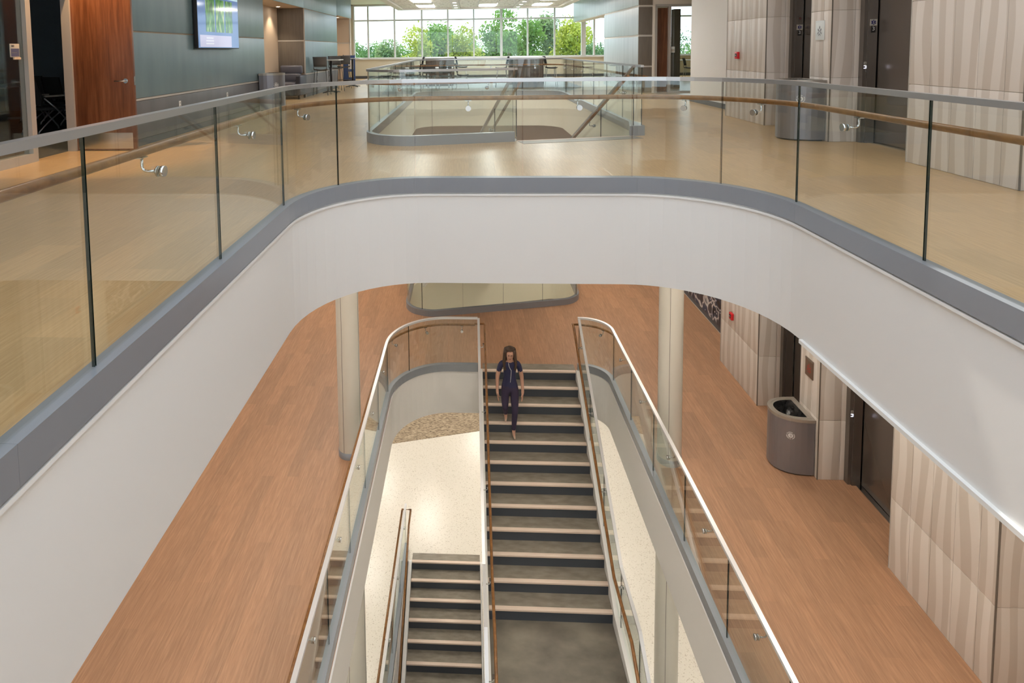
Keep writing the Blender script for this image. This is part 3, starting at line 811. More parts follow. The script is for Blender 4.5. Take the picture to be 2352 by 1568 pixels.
def balustrade(name, label, path2, z, side, joints=None, spacing=1.21, brackets=None, br_spacing=1.25, shoe_cuts=None,
               rail=True, end_gap=0.0, s_range=None, rail_range=None, cap_mat='alu', rail_h=0.872, glass_top=1.03):
    """glass guard on a metal shoe; path2 = plan of the glass line, side = +1 when the floor lies to the left of the path"""
    p = [(x, y, z) for x, y in path2]
    S = arclen(p)
    root = empty(name, (p[0][0], p[0][1], z), label=label, cat='railing')
    inv = Matrix.Translation((-p[0][0], -p[0][1], -z))
    def done(mb, nm, m, par=None):
        o = mb.build(nm, m, par or root)
        o.data.transform(inv)
        return o
    cuts = sorted([0.0] + [c for c in (shoe_cuts or []) if 0.05 < c < S[-1] - 0.05] + [S[-1]])
    for a, b in zip(cuts[:-1], cuts[1:]):
        q = subpath(p, S, a + (0.0008 if a > 0 else 0), b)
        done(MB().sweep(q, -0.045 if side > 0 else -0.035, 0.035 if side > 0 else 0.045, 0.0, 0.14), 'base_shoe', M['curb'])
    js = sorted(joints) if joints else [spacing * k for k in range(1, int(S[-1] / spacing) + 1)]
    js = [j for j in js if 0.15 < j < S[-1] - 0.15]
    edges = [0.012] + js + [S[-1] - 0.012]
    for a, b in zip(edges[:-1], edges[1:]):
        q = subpath(p, S, a + 0.004, b - 0.004)
        done(MB().sweep(q, -0.0065, 0.0065, 0.125, glass_top, mi_end=1), 'glass_panel', [M['glass'], M['glass_edge']])
    done(MB().sweep(p, -0.023, 0.023, glass_top - 0.004, glass_top + 0.030), 'top_cap', M[cap_mat])
    if rail:
        r0, r1 = rail_range or (0.05, S[-1] - 0.05)
        rp = offset_path(p, side * 0.085, rail_h)
        RS = arclen(rp)
        k = RS[-1] / S[-1]
        rp = subpath(rp, RS, r0 * k, r1 * k)
        hr = done(MB().tube(rp, 0.0215, 14), 'handrail', M['rail_wood'])
        bs = brackets if brackets else [r0 + 0.35 + br_spacing * i for i in range(int((r1 - r0 - 0.35) / br_spacing) + 1)]
        for s in bs:
            if not (r0 < s < r1): continue
            c = at_s(p, S, s)
            dx, dy = dir_at(p, S, s)
            nx, ny = -dy * side, dx * side
            o = piece('bracket', BR, (c[0] - p[0][0], c[1] - p[0][1], rail_h - 0.09), hr, (0, 0, math.atan2(ny, nx)))
    return root

def sloped_guard(name, label, a, b, zbase_a, slope_pts, side, handrail=True, cap='paintrail', inner=0.09, rail_h=0.90, lead=None):
    """guard that follows a stair: slope_pts = [(s, z)...] along the plan line a->b, z = height of the pitch line"""
    d = Vector((b[0] - a[0], b[1] - a[1])); L = d.length; d /= L
    P = [(a[0] + d.x * s, a[1] + d.y * s, z) for s, z in slope_pts]
    root = empty(name, (a[0], a[1], zbase_a), label=label, cat='railing')
    inv = Matrix.Translation((-a[0], -a[1], -zbase_a))
    def done(mb, nm, m, par=None):
        o = mb.build(nm, m, par or root); o.data.transform(inv); return o
    S = arclen(P)
    n = max(1, round(S[-1] / 1.25))
    cuts = sorted(set([0.0] + S[1:-1] + [S[-1]]))
    for s0, s1 in zip(cuts[:-1], cuts[1:]):
        k = max(1, round((s1 - s0) / 1.3))
        for i in range(k):
            q = subpath(P, S, s0 + (s1 - s0) * i / k + 0.004, s0 + (s1 - s0) * (i + 1) / k - 0.004)
            done(MB().sweep(q, -0.0065, 0.0065, 0.05, 1.03, mi_end=1), 'glass_panel', [M['glass'], M['glass_edge']])
    done(MB().sweep(P, -0.023, 0.023, 1.026, 1.056), 'top_cap', M[cap])
    if handrail:
        rp = offset_path(P, side * inner, rail_h)
        if lead: rp = list(lead) + rp
        hr = done(MB().tube(rp, 0.0215, 12), 'handrail', M['rail_wood'])
        s = 0.35
        while s < S[-1] - 0.2:
            c = at_s(P, S, s)
            piece('bracket', BR, (c[0] - a[0], c[1] - a[1], c[2] + rail_h - 0.09 - zbase_a), hr, (0, 0, math.atan2(d.x * side, -d.y * side)))
            s += 1.2
    return root

# ---- upper gallery guard round the near opening
g3 = rounded([(0.51, -0.93), (2.495, -0.93), (2.495, 5.665), (-1.435, 5.665), (-1.435, -0.93), (0.49, -0.93)], [0, 1.06, 1.06, 1.06, 1.06, 0], False)
g3p = [(x, y, 0) for x, y in g3]; g3S = arclen(g3p)
jp = [(2.49, -0.2), (2.49, 1.0), (2.49, 2.22), (2.484, 3.43), (2.514, 4.715), (2.209, 5.39), (1.507, 5.67), (0.51, 5.64), (-0.487, 5.62), (-1.156, 5.31), (-1.43, 4.60), (-1.43, 3.39), (-1.435, 2.178), (-1.43, 0.96), (-1.43, -0.2)]
bp3 = [(-1.43, 0.3), (-1.43, 1.55), (-1.43, 2.75), (-1.43, 3.95), (-1.37, 5.02), (0.01, 5.66), (1.03, 5.66), (1.95, 5.6), (2.47, 5.2), (2.49, 4.16), (2.49, 2.68), (2.49, 1.4)]
balustrade('glass_balustrade', 'glass railing with oak handrail around the near opening of the upper gallery', g3, Z3, -1,
           joints=[nearest_s(g3p, g3S, q) for q in jp], brackets=[nearest_s(g3p, g3S, q) for q in bp3],
           shoe_cuts=[nearest_s(g3p, g3S, q) for q in [(2.49, 1.6), (2.46, 4.66), (1.55, 5.66), (-0.52, 5.66), (-1.43, 1.72)]])

# ---- middle gallery guards
g2l = rounded([(-1.47, -0.9), (-1.47, 11.44), (0.15, 11.44)], [0, 1.06, 0])
g2lp = [(x, y, 0) for x, y in g2l]; g2lS = arclen(g2lp)
balustrade('glass_balustrade', 'glass railing with oak handrail on the left side of the middle gallery opening', g2l, Z2, 1,
           joints=[nearest_s(g2lp, g2lS, q) for q in [(-1.47, 1.2), (-1.47, 2.4), (-1.47, 3.55), (-1.47, 4.65), (-1.47, 5.78), (-1.47, 6.91), (-1.47, 8.02), (-1.47, 9.31), (-1.45, 10.42), (-1.15, 11.13), (-0.42, 11.42)]],
           brackets=[nearest_s(g2lp, g2lS, q) for q in [(-1.47, 2.8), (-1.47, 4.0), (-1.47, 5.19), (-1.47, 6.36), (-1.47, 7.53), (-1.47, 8.71), (-1.47, 9.9), (-1.40, 10.85), (-0.84, 11.38), (-0.15, 11.42)]], cap_mat='paintrail')
g2r = rounded([(2.06, 11.48), (2.605, 11.48), (2.605, -0.9)], [0, 0.5, 0])
g2rp = [(x, y, 0) for x, y in g2r]; g2rS = arclen(g2rp)
balustrade('glass_balustrade', 'glass railing with oak handrail on the right side of the middle gallery opening', g2r, Z2, 1,
           joints=[nearest_s(g2rp, g2rS, q) for q in [(2.6, 10.91), (2.6, 9.71), (2.6, 8.50), (2.6, 7.24), (2.6, 6.0), (2.6, 4.8), (2.6, 3.6), (2.6, 2.4)]],
           brackets=[nearest_s(g2rp, g2rS, q) for q in [(2.5, 11.38), (2.6, 10.4), (2.6, 9.14), (2.6, 7.87), (2.6, 6.63), (2.6, 5.39), (2.6, 4.1), (2.6, 2.9)]], cap_mat='paintrail')
# ---- far opening of the middle gallery
k0 = min(range(len(isl2)), key=lambda i: math.dist(isl2[i], (2.66, 16.2)))
k1 = min(range(len(isl2)), key=lambda i: math.dist(isl2[i], (-1.48, 15.6)))
i2 = isl2[k1:] + isl2[:k0 + 1]
i2 = [(x + (0.03 if x > 2.2 else (-0.03 if x < -1.2 else 0)), y) for x, y in i2]
balustrade('glass_balustrade', 'curved glass railing of the far opening on the middle gallery', i2, Z2, -1, spacing=0.98)
# ---- far stair opening of the upper gallery
i3a = rounded([(0.66, edge3(0.66)), (-1.475, edge3(-1.475)), (-1.475, 17.58), (2.625, 17.58), (2.625, edge3(2.625) + 0.05)], [0, 0.62, 0.75, 0.75, 0])
i3p = [(x, y, 0) for x, y in i3a]; i3S = arclen(i3p)
isl_guard = balustrade('glass_balustrade', 'glass railing around the far stair opening of the upper gallery', i3a, Z3, 1, spacing=1.2)

# ---- stairs
def staircase(name, label, origin, ang, width, n, z_top, rise, run, landing=0.0, extra=0, stringers=True, top_strip=0.0, land_z=None):
    """flight descending along local -y' ... local frame: x across (0..width), y = distance down the flight"""
    root = empty(name, (origin[0], origin[1], z_top), ang, label, 'staircase')
    tm = MB().box(0, width, 0.0, run - 0.045, -0.03, 0.0).mesh('tread', M['rubber'])
    rm = MB().box(0, width, -0.012, 0.0, -rise + 0.0, -0.012).mesh('riser', M['riser'])
    nm = MB().bbox(0, width, -0.045, 0.018, -0.028, 0.004, 0.006).mesh('nosing', M['nosing'])
    def flight(y0, z0, k):
        for i in range(k):
            y, z = y0 + i * run, z0 - i * rise
            piece('nosing', nm, (0, y, z), root)
            piece('riser', rm, (0, y, z), root)
            if i < k - 1:
                piece('tread', tm, (0, y + 0.0, z - rise), root)
    flight(0.0, 0.0, n)
    if top_strip: MB().box(0, width, -top_strip, -0.045, -0.03, 0.003).build('top_strip', M['rubber'], root)
    ye, ze = (n - 1) * run, -n * rise
    if landing:
        MB().box(0, width, ye, ye + landing - 0.045, ze - 0.12, ze).build('landing', M['rubberland'], root)
        if extra: flight(ye + landing, ze, extra)
    if stringers:
        def prof(off):
            pts = [(0.0, 0.03), (0.04, 0.03), (ye + 0.10, ze + rise - 0.01 + 0.04)]
            lo = [(0.0, -0.33), (0.05, -0.36), (ye + 0.05, ze - 0.22)]
            if landing:
                pts += [(ye + landing - 0.10, ze + 0.10)]; lo += [(ye + landing - 0.1, ze - 0.22)]
            if extra:
                y2, z2 = ye + landing + (extra - 1) * run, ze - extra * rise
                pts += [(y2, z2 + rise + 0.02), (y2 + 0.2, z2 + 0.02)]; lo += [(y2 + 0.2, z2 - 0.2)]
            return pts + lo[::-1]
        for x0, x1 in ((-0.075, -0.003), (width + 0.003, width + 0.075)):
            pr = prof(0); k = len(pr)
            mb = MB()
            mb.add([(x0, y, z) for y, z in pr] + [(x1, y, z) for y, z in pr],
                   [tuple(range(k)), tuple(range(k, 2 * k))[::-1]] + [(i, (i + 1) % k, k + (i + 1) % k, k + i) for i in range(k)])
            mb.build('stringer', M['white'], root)
    return root
# middle floor -> ground floor, coming toward the viewer (local y runs toward -Y)
def stair_frame(name, label, xr, y0, width, n, z, **kw):
    # local x -> -X, local y -> -Y  (rotation by 180 degrees about Z)
    return staircase(name, label, (xr, y0), math.pi, width, n, z, RISE, RUN, **kw)
YS2 = 11.46
stair_frame('staircase', 'dark rubber stair with pale nosings from the middle gallery down to a landing', 2.02, YS2, 1.78, 12, Z2, landing=1.15, extra=16, top_strip=0.26)
YS1 = 12.47
stair_frame('staircase', 'dark rubber stair with pale nosings going down from the terrazzo ground floor', 0.17, YS1, 1.47, 14, Z1, landing=1.2, top_strip=0.22)
# upper floor -> middle floor, angled away from the viewer
ANG3 = math.atan(E_SL)
ox, oy = 0.70, edge3(0.70) + 0.02
staircase('staircase', 'angled stair going down from the upper gallery behind the glass', (ox, oy), ANG3, 1.84, 28, Z3, RISE, RUN, top_strip=0.30)

# ---- stair guards
PITCH = RISE / RUN
y_a, y_b = 8.12, 7.20
zz = Z2 - (11.42 - y_a) * PITCH
sl2 = [(0.0, Z2), (11.42 - y_a, zz), (11.42 - y_b, zz - 0.02), (11.42 - 3.0, zz - 0.02 - (y_b - 3.0) * PITCH)]
sloped_guard('stair_balustrade', 'sloping glass stair guard with oak handrail on the left of the middle stair', (0.165, 11.42), (0.165, 3.0), Z2, sl2, 1, inner=0.115, lead=[(0.09, 11.53, Z2 + 0.89), (0.28, 11.53, Z2 + 0.89)])
sloped_guard('stair_balustrade', 'sloping glass stair guard with oak handrail on the right of the middle stair', (2.075, 11.44), (2.075, 3.0), Z2, sl2, -1, inner=0.10, lead=[(2.14, 11.55, Z2 + 0.89), (1.975, 11.55, Z2 + 0.89)])
# angled guards of the far stair
d3 = Vector((-math.sin(ANG3), math.cos(ANG3)))
for off, lab, sd in ((0.0, 'sloping glass guard with rail on the left of the angled far stair', -1), (1.86, 'sloping glass guard with rail on the right of the angled far stair', 1)):
    ax, ay = ox + math.cos(ANG3) * off, oy + math.sin(ANG3) * off + 0.05
    sloped_guard('stair_balustrade', lab, (ax, ay), (ax + d3.x * 7.4, ay + d3.y * 7.4), Z3, [(0.0, 0.0), (7.4, -7.4 * PITCH)], sd, cap='alu')
# ground floor guard beside the lowest stair: level rail outside, sloping rail inside
gl = [(-1.455, 12.80), (-1.455, 8.4)]
g1_guard = balustrade('glass_balustrade', 'level glass guard with oak handrails beside the ground floor stair', gl, Z1, -1, spacing=1.25, cap_mat='paintrail', rail_range=(0.02, 4.38))
hr = MB()
hr.tube([(-1.54, 12.80, Z1 + 0.872), (-1.54, 12.86, Z1 + 0.872), (-1.35, 12.86, Z1 + 0.872), (-1.35, 12.42, Z1 + 0.872), (-1.35, 8.6, Z1 + 0.872 - (12.42 - 8.6) * PITCH)], 0.0215, 12)
hr = hr.build('handrail', M['rail_wood'], g1_guard); hr.data.transform(Matrix.Translation(-Vector(g1_guard.location)))
# grey upstands at the ends of the angled stair opening
blk = MB().prism([(2.42, edge3(2.42)), (2.66, edge3(2.66)), (2.66, edge3(2.66) + 0.55), (2.56, edge3(2.56) + 0.55)], 0.0, 0.15).build('end_block', M['curb'], isl_guard)
blk.data.transform(Matrix.Translation(-Vector(isl_guard.location)))
# ================================================================== SIGNS AND FITTINGS
def emblem(parent, loc, rot, m, r=0.045):
    """round waste emblem with a ring of small lettering blocks"""
    mb = MB(); seg = 24
    mb.add([(0, 0, 0)] + [(r * 0.62 * math.cos(2 * math.pi * k / seg), 0, r * 0.62 * math.sin(2 * math.pi * k / seg)) for k in range(seg)], [(0, 1 + k, 1 + (k + 1) % seg) for k in range(seg)])
    for k in range(40):
        a = 2 * math.pi * k / 40
        if k in (5, 6, 15, 18, 19, 28, 31, 32): continue
        c, s = math.cos(a), math.sin(a)
        t = 0.006
        q = []
        for rr, tt in ((0.80, -t), (0.80, t), (1.0, t), (1.0, -t)):
            q.append((r * rr * c - tt * s * 0.55, 0, r * rr * s + tt * c * 0.55))
        mb.add(q, [(0, 1, 2, 3)])
    o = mb.build('emblem', m, parent, False)
    o.location = loc; o.rotation_euler = rot
    # small dark figure in the middle
    f = MB(); f.box(-0.004, 0.004, -0.0006, 0.0, -0.017, 0.008); f.ball((0, -0.0003, 0.014), 0.005, 0.0006, 0.005, 8, 6)
    g = f.build('figure', M['can'], o); g.location = (0.004, -0.0008, 0)
    return o

def trash_can(loc, rz, label):
    """half-round bin, flat back on local +y... back lies on y=0, belly toward -y"""
    t = empty('trash_can', loc, rz, label, 'trash can', 'half-round waste bins')
    hw, dp, H = 0.295, 0.49, 0.80
    def outline(k, n=20):
        pts = []
        for i in range(n + 1):
            a = math.pi * i / n
            c, s = math.cos(a), math.sin(a)
            e = 2 / 2.35
            pts.append((-(hw - k) * math.copysign(abs(c) ** e, c), -k - (dp - 2 * k) * abs(s) ** e))
        return pts
    ol = outline(0.0); no = len(ol)
    MB().add([(x, y, 0.02) for x, y in ol] + [(x, y, H) for x, y in ol], [(i, (i + 1) % no, no + (i + 1) % no, no + i) for i in range(no)] + [tuple(range(no))]).build('body', M['can'], t)
    MB().prism(outline(0.02), 0.0, 0.02).build('foot', M['black'], t)
    rim = MB()
    a, b = outline(-0.008), outline(0.07)
    n = len(a)
    for z0, z1 in ((H, H + 0.045),):
        vs = [(x, y, z0) for x, y in a] + [(x, y, z1) for x, y in a] + [(x, y, z1) for x, y in b] + [(x, y, z0 - 0.0) for x, y in b]
        fs = []
        for i in range(n):
            j = (i + 1) % n
            for q in range(3): fs.append((q * n + i, q * n + j, (q + 1) * n + j, (q + 1) * n + i))
        rim.add(vs, fs)
    c = outline(0.035)
    rim.sweep([(x, y, H + 0.046) for x, y in c], -0.006, 0.006, -0.002, 0.004, True)
    rim.build('rim', M['canrim'], t)
    bagp = outline(0.072)
    bg_ = MB()
    rnd = random.Random(3)
    ring0 = [(x, y, H + 0.040) for x, y in bagp]
    ring1 = [(x * 0.9 + rnd.uniform(-.012, .012), (y + 0.24) * 0.86 - 0.24 + rnd.uniform(-.012, .012), H - 0.06) for x, y in bagp]
    ring2 = [(x * 0.8, (y + 0.24) * 0.7 - 0.24, H - 0.16 + rnd.uniform(-.02, .02)) for x, y in bagp]
    vs = ring0 + ring1 + ring2 + [(0, -0.24, H - 0.2)]
    fs = [(q * n + i, q * n + (i + 1) % n, (q + 1) * n + (i + 1) % n, (q + 1) * n + i) for q in range(2) for i in range(n)] + [(2 * n + i, 2 * n + (i + 1) % n, 3 * n) for i in range(n)]
    bg_.add(vs, fs, 0, True)
    bg_.build('bin_bag', M['bag'], t)
    def on_belly(u):
        e = 2 / 2.35
        f = lambda a: (-hw * math.copysign(abs(math.cos(a)) ** e, math.cos(a)), -dp * abs(math.sin(a)) ** e)
        a = math.pi * u
        p0, p1, pm = f(a - 0.05), f(a + 0.05), f(a)
        tx, ty = p1[0] - p0[0], p1[1] - p0[1]
        l = math.hypot(tx, ty); nx, ny = ty / l, -tx / l
        return (pm[0] + nx * 0.008, pm[1] + ny * 0.008), math.atan2(ty, tx)
    return t, on_belly
# right-hand bins: back against the tile pier, so local -y must point to -x  -> rotate by -90 degrees
for (x, y, z), lab in (((4.915, 8.95, Z2), 'half-round grey trash can beside the elevator on the middle floor'), ((4.915, 8.95, Z3), 'half-round grey trash can beside the elevators on the upper floor')):
    t, belly = trash_can((x, y, z), -math.pi / 2, lab)
    (px, py), an = belly(0.80)
    emblem(t, (px, py, 0.585), (0, 0, an), M['print_white'], 0.055)
t, belly = trash_can((-4.675, 13.78, Z3), math.pi / 2, 'half-round grey trash can against the blue grey wall')
(px, py), an = belly(0.25)
emblem(t, (px, py, 0.585), (0, 0, an), M['print_white'], 0.055)

def star_of_life(parent, loc):
    mb = MB()
    for k in range(3):
        a = k * math.pi / 3
        c, s = math.cos(a), math.sin(a)
        w, l = 0.009, 0.032
        q = [(-w, -l), (w, -l), (w, l), (-w, l)]
        mb.add([(x * c - z * s, 0, x * s + z * c) for x, z in q], [(0, 1, 2, 3)])
    o = mb.build('star', M['print_navy'], parent, False); o.location = loc
    st = MB(); st.box(-0.0016, 0.0016, -0.0008, 0, -0.022, 0.022)
    st.tube([(0.006 * math.sin(k * 1.1), -0.0006, -0.016 + k * 0.005) for k in range(8)], 0.0014, 5)
    s2 = st.build('staff', M['print_white'], o); s2.location = (0, -0.001, 0)
    return o
def elevator_sign(y, z, label):
    s = empty('elevator_sign', (5.405, y, z), 0, label, 'sign')
    MB().box(-0.047, 0.047, -0.003, 0, 0.055, 0.142).build('star_plate', M['signgrey'], s)
    star_of_life(s, (0, -0.004, 0.0985))
    MB().box(-0.028, 0.028, -0.004, 0, -0.035, 0.048).build('number_plate', M['print_black'], s)
    o = piece('number', text_mesh('3', 0.072, M['print_white']), (0, -0.0052, 0.012), s, (math.pi / 2, 0, 0))
elevator_sign(8.49, 1.52, 'star of life sign over the number three on the nearer elevator jamb')
elevator_sign(10.31, 1.52, 'star of life sign over the number three on the farther elevator jamb')
def hall_station(y, z, label, lit):
    s = empty('call_station', (5.322, y, z), 0, label, 'call button')
    MB().box(-0.02, 0.02, -0.006, 0, -0.10, 0.03).build('plate', M['elevframe'], s)
    MB().box(-0.017, 0.017, -0.009, -0.006, 0.032, 0.075).build('label_plate', M['signgrey'], s)
    MB().box(-0.004, 0.004, -0.0096, -0.009, 0.045, 0.062).build('glyph', M['print_black'], s)
    b = MB()
    for x0, x1, z0, z1 in ((-0.015, 0.015, 0.018, 0.024), (-0.015, 0.015, -0.014, -0.008), (0.009, 0.015, -0.008, 0.018)):
        b.box(x0, x1, -0.010, -0.006, z0, z1)
    b.build('lit_ring', M['button_glow'], s)
    MB().box(0.010, 0.016, -0.008, -0.006, -0.06, -0.02).build('slot', M['steel'], s)
hall_station(8.505, 1.02, 'lit call button of the nearer elevator on the upper floor', True)
hall_station(8.505, Z2 + 1.02, 'lit call button of the nearer elevator on the middle floor', True)
def lantern_box(y, z, label):
    s = empty('key_switch', (5.405, y, z), 0, label, 'key switch')
    MB().box(-0.034, 0.034, -0.004, 0, -0.06, 0.055).build('plate', M['elevframe'], s)
    MB().box(-0.014, 0.016, -0.007, -0.004, 0.012, 0.042).build('key_cover', M['print_black'], s)
    MB().lathe([(0, 0), (0.006, 0)], (0, 0, 0), 10).build('keyhole', M['red'], s).matrix_local = Matrix.Translation((0.001, -0.0075, 0.027)) @ Matrix.Rotation(math.pi / 2, 4, 'X')
lantern_box(10.31, 1.735, 'key switch plate above the star sign on the farther elevator')

def map_sign(z, label, bg_, ink, head):
    s = empty('wall_sign', (XT - 0.004, 8.86, z), -math.pi / 2, label, 'sign')
    MB().bbox(-0.10, 0.10, -0.008, 0.004, -0.135, 0.135, 0.002).build('plate', M[bg_], s)
    MB().box(-0.10, 0.10, -0.0095, -0.008, 0.108, 0.132).build('header_strip', M[head], s)
    d = MB()
    def leaf(cx, cz, ang, l, w):
        n = 8; pts = []
        for k in range(n + 1):
            u = k / n; pts.append((w * math.sin(math.pi * u), -l / 2 + l * u))
        for k in range(n - 1, 0, -1):
            u = k / n; pts.append((-w * math.sin(math.pi * u), -l / 2 + l * u))
        c, sn = math.cos(ang), math.sin(ang)
        d.add([(cx + x * c - y * sn, 0, cz + x * sn + y * c) for x, y in pts], [tuple(range(len(pts)))])
    for cx, cz, a, l, w in ((0, 0.045, 0, 0.055, 0.010), (-0.03, 0.012, 0.5, 0.05, 0.010), (0.03, 0.012, -0.5, 0.05, 0.010), (-0.035, -0.03, -0.6, 0.055, 0.008), (0.035, -0.03, 0.6, 0.055, 0.008),
                            (0, -0.005, 0, 0.05, 0.007), (-0.014, -0.055, -0.5, 0.045, 0.006), (0.014, -0.055, 0.5, 0.045, 0.006)):
        leaf(cx, cz, a, l, w)
    o = d.build('flower_motif', M[ink], s, False); o.location = (0, -0.0092, -0.005)
map_sign(1.53, 'white sign with a grey leaf motif between the upper elevators', 'signwhite', 'greyfab', 'signwhite')
map_sign(Z2 + 1.51, 'brown sign with a red leaf motif between the lower elevators', 'signbrown', 'print_red', 'brownpanel')

def fire_pull(z, label):
    s = empty('fire_alarm_pull', (XT - 0.002, 11.44, z), -math.pi / 2, label, 'fire alarm')
    MB().bbox(-0.055, 0.055, -0.045, 0.0, -0.06, 0.065, 0.006).build('box', M['red'], s)
    MB().box(-0.03, 0.03, -0.050, -0.045, -0.02, 0.035).build('handle', M['print_black'], s)
    MB().box(-0.02, 0.02, -0.0515, -0.050, 0.0, 0.012).build('lettering', M['print_white'], s)
fire_pull(1.155, 'red fire alarm pull on the upper tiled wall')
fire_pull(Z2 + 1.13, 'red fire alarm pull on the middle floor tiled wall')

# room sign on the conference room glass
s = empty('room_sign', (XG + 0.012, 7.09, 1.39), math.pi / 2, 'small grey and blue room sign on the conference room glass', 'sign')
MB().bbox(-0.075, 0.075, -0.006, 0.004, -0.085, 0.075, 0.002).build('plate', M['signgrey'], s)
MB().box(-0.066, 0.066, -0.0075, -0.006, -0.078, 0.018).build('blue_insert', M['signblue'], s)
piece('room_number', text_mesh('302', 0.036, M['print_black']), (-0.035, -0.0075, 0.047), s, (math.pi / 2, 0, 0))
MB().box(-0.055, 0.03, -0.0082, -0.0075, -0.036, -0.027).build('insert_line', M['lowpanel'], s)
MB().bbox(-0.035, 0.075, -0.022, 0.0, -0.115, -0.088, 0.003).build('slider_tab', M['beige'], s)

# open walnut door
dr = empty('door_5', (-5.385, 8.12, 0), 0.0, 'open walnut door with steel lever and kick plate', 'door', kind='structure')
leaf = MB().bbox(0.0, 0.845, -0.022, 0.022, 0.01, 2.2, 0.002).build('door_leaf', M['door_wood'], dr)
MB().box(0.03, 0.80, -0.0255, -0.022, 0.03, 0.25).build('kick_plate', M['steel'], leaf)
lv = MB(); lv.tube([(0.735, -0.022, 0.96), (0.735, -0.034, 0.96)], 0.033, 20); lv.tube([(0.735, -0.03, 0.96), (0.735, -0.062, 0.96), (0.72, -0.07, 0.96), (0.60, -0.07, 0.96)], 0.010, 10)
lv.build('lever_handle', M['steel'], leaf)
MB().box(0.843, 0.8475, -0.014, 0.014, 0.90, 1.02).build('latch_plate', M['steel'], leaf)
for z in (0.25, 1.1, 1.95): MB().cyl((-0.004, -0.02, z - 0.05), (-0.004, -0.02, z + 0.05), 0.008, 10).build('hinge', M['steel'], leaf)
# open office door (far right), seen along its edge
dr = empty('door_6', (5.50, 18.15, 0), 0.0, 'dark wood office door standing open behind its steel hinges', 'door', kind='structure')
leaf = MB().bbox(0.0, 0.30, 0.0, 0.05, 0.01, 2.45, 0.002).build('door_leaf', M['door_wood'], dr)
for z in (0.35, 0.95, 1.6, 2.2): MB().box(-0.055, 0.0, -0.01, 0.01, z - 0.06, z + 0.06).build('hinge', M['steel'], dr)
s = empty('room_sign', (5.885, 18.06, 1.18), 0, 'small white room sign on the office glass', 'sign')
MB().bbox(-0.02, 0.10, -0.006, 0.0, -0.02, 0.15, 0.002).build('plate', M['signwhite'], s)
MB().box(-0.012, 0.09, -0.0075, -0.006, 0.0, 0.08).build('insert', M['signgrey'], s)

# wall outlets
for i, y in enumerate((9.73, 11.71)):
    s = empty('wall_outlet', (-4.70, y, 0.49), math.pi / 2, ('nearer' if i == 0 else 'farther') + ' white wall outlet in the grey panel under the screen', 'outlet')
    MB().bbox(-0.035, 0.035, -0.006, 0, -0.06, 0.06, 0.002).build('plate', M['cable_white'], s)
    MB().box(-0.016, 0.016, -0.0075, -0.006, 0.012, 0.04).build('socket', M['signgrey'], s)
    MB().box(-0.016, 0.016, -0.0075, -0.006, -0.04, -0.012).build('socket', M['signgrey'], s)
for i, y in enumerate((18.9, 20.6)):
    s = empty('wall_outlet', (-4.70, y, 0.5), math.pi / 2, ('nearer' if i == 0 else 'farther') + ' white wall outlet behind the tall stools', 'outlet')
    MB().bbox(-0.035, 0.035, -0.006, 0, -0.06, 0.06, 0.002).build('plate', M['cable_white'], s)
    MB().box(-0.016, 0.016, -0.0075, -0.006, -0.03, 0.03).build('socket', M['signgrey'], s)

# wall screen
def emis(name, c, st): return mat(name, (0.02, 0.02, 0.02), 0.08, emit=c, estr=st)
tv = empty('wall_screen', (-4.70, 11.22, 1.40), math.pi / 2, 'wall mounted screen showing green photographs on blue', 'television')
MB().bbox(-0.94, 0.94, -0.10, -0.03, 0.0, 1.10, 0.006).build('case', M['black'], tv)
MB().box(-0.5, 0.5, -0.03, 0.02, 0.3, 0.8).build('wall_mount', M['black'], tv)
scr = MB().box(-0.925, 0.925, -0.103, -0.10, 0.015, 1.085).build('screen', emis('screen_blue', (0.09, 0.19, 0.42), 0.9), tv)
def green_mat():
    m = emis('screen_green', (0.05, 0.25, 0.07), 0.8)
    nt, N, L, b = nodes(m)
    g = N.new('ShaderNodeNewGeometry'); t = N.new('ShaderNodeTexNoise'); t.inputs['Scale'].default_value = 6.0; t.inputs['Detail'].default_value = 5
    mp = N.new('ShaderNodeMapping'); mp.inputs['Scale'].default_value = (1, 2.2, 0.7); L.new(g.outputs['Position'], mp.inputs[0]); L.new(mp.outputs[0], t.inputs['Vector'])
    r = N.new('ShaderNodeValToRGB'); e = r.color_ramp.elements
    e[0].position = 0.36; e[0].color = (0.015, 0.10, 0.05, 1); e[1].position = 0.68; e[1].color = (0.55, 0.62, 0.30, 1); k = e.new(0.55); k.color = (0.10, 0.34, 0.06, 1)
    L.new(t.outputs['Fac'], r.inputs['Fac']); L.new(r.outputs['Color'], b.inputs['Emission Color'])
    return m
gm = green_mat()
for x0, x1 in ((-0.60, -0.22), (-0.16, 0.22), (0.28, 0.62)):
    MB().box(x0, x1, -0.1045, -0.103, 0.30, 0.90).build('photo', gm, scr)
MB().box(-0.86, 0.55, -0.1042, -0.103, 0.03, 0.24).build('caption_band', emis('screen_pale', (0.62, 0.58, 0.78), 0.75), scr)
for k, (w, z) in enumerate(((0.30, 0.19), (0.34, 0.14), (0.34, 0.09))):
    MB().box(-0.45 - w / 2, -0.45 + w / 2, -0.105, -0.1042, z - 0.012, z + 0.012).build('caption_line', emis('screen_text', (0.8, 0.78, 0.86), 0.8), scr)
MB().box(-0.92, 0.92, -0.1042, -0.103, 0.93, 1.06).build('title_band', emis('screen_sky', (0.55, 0.75, 0.85), 0.9), scr)

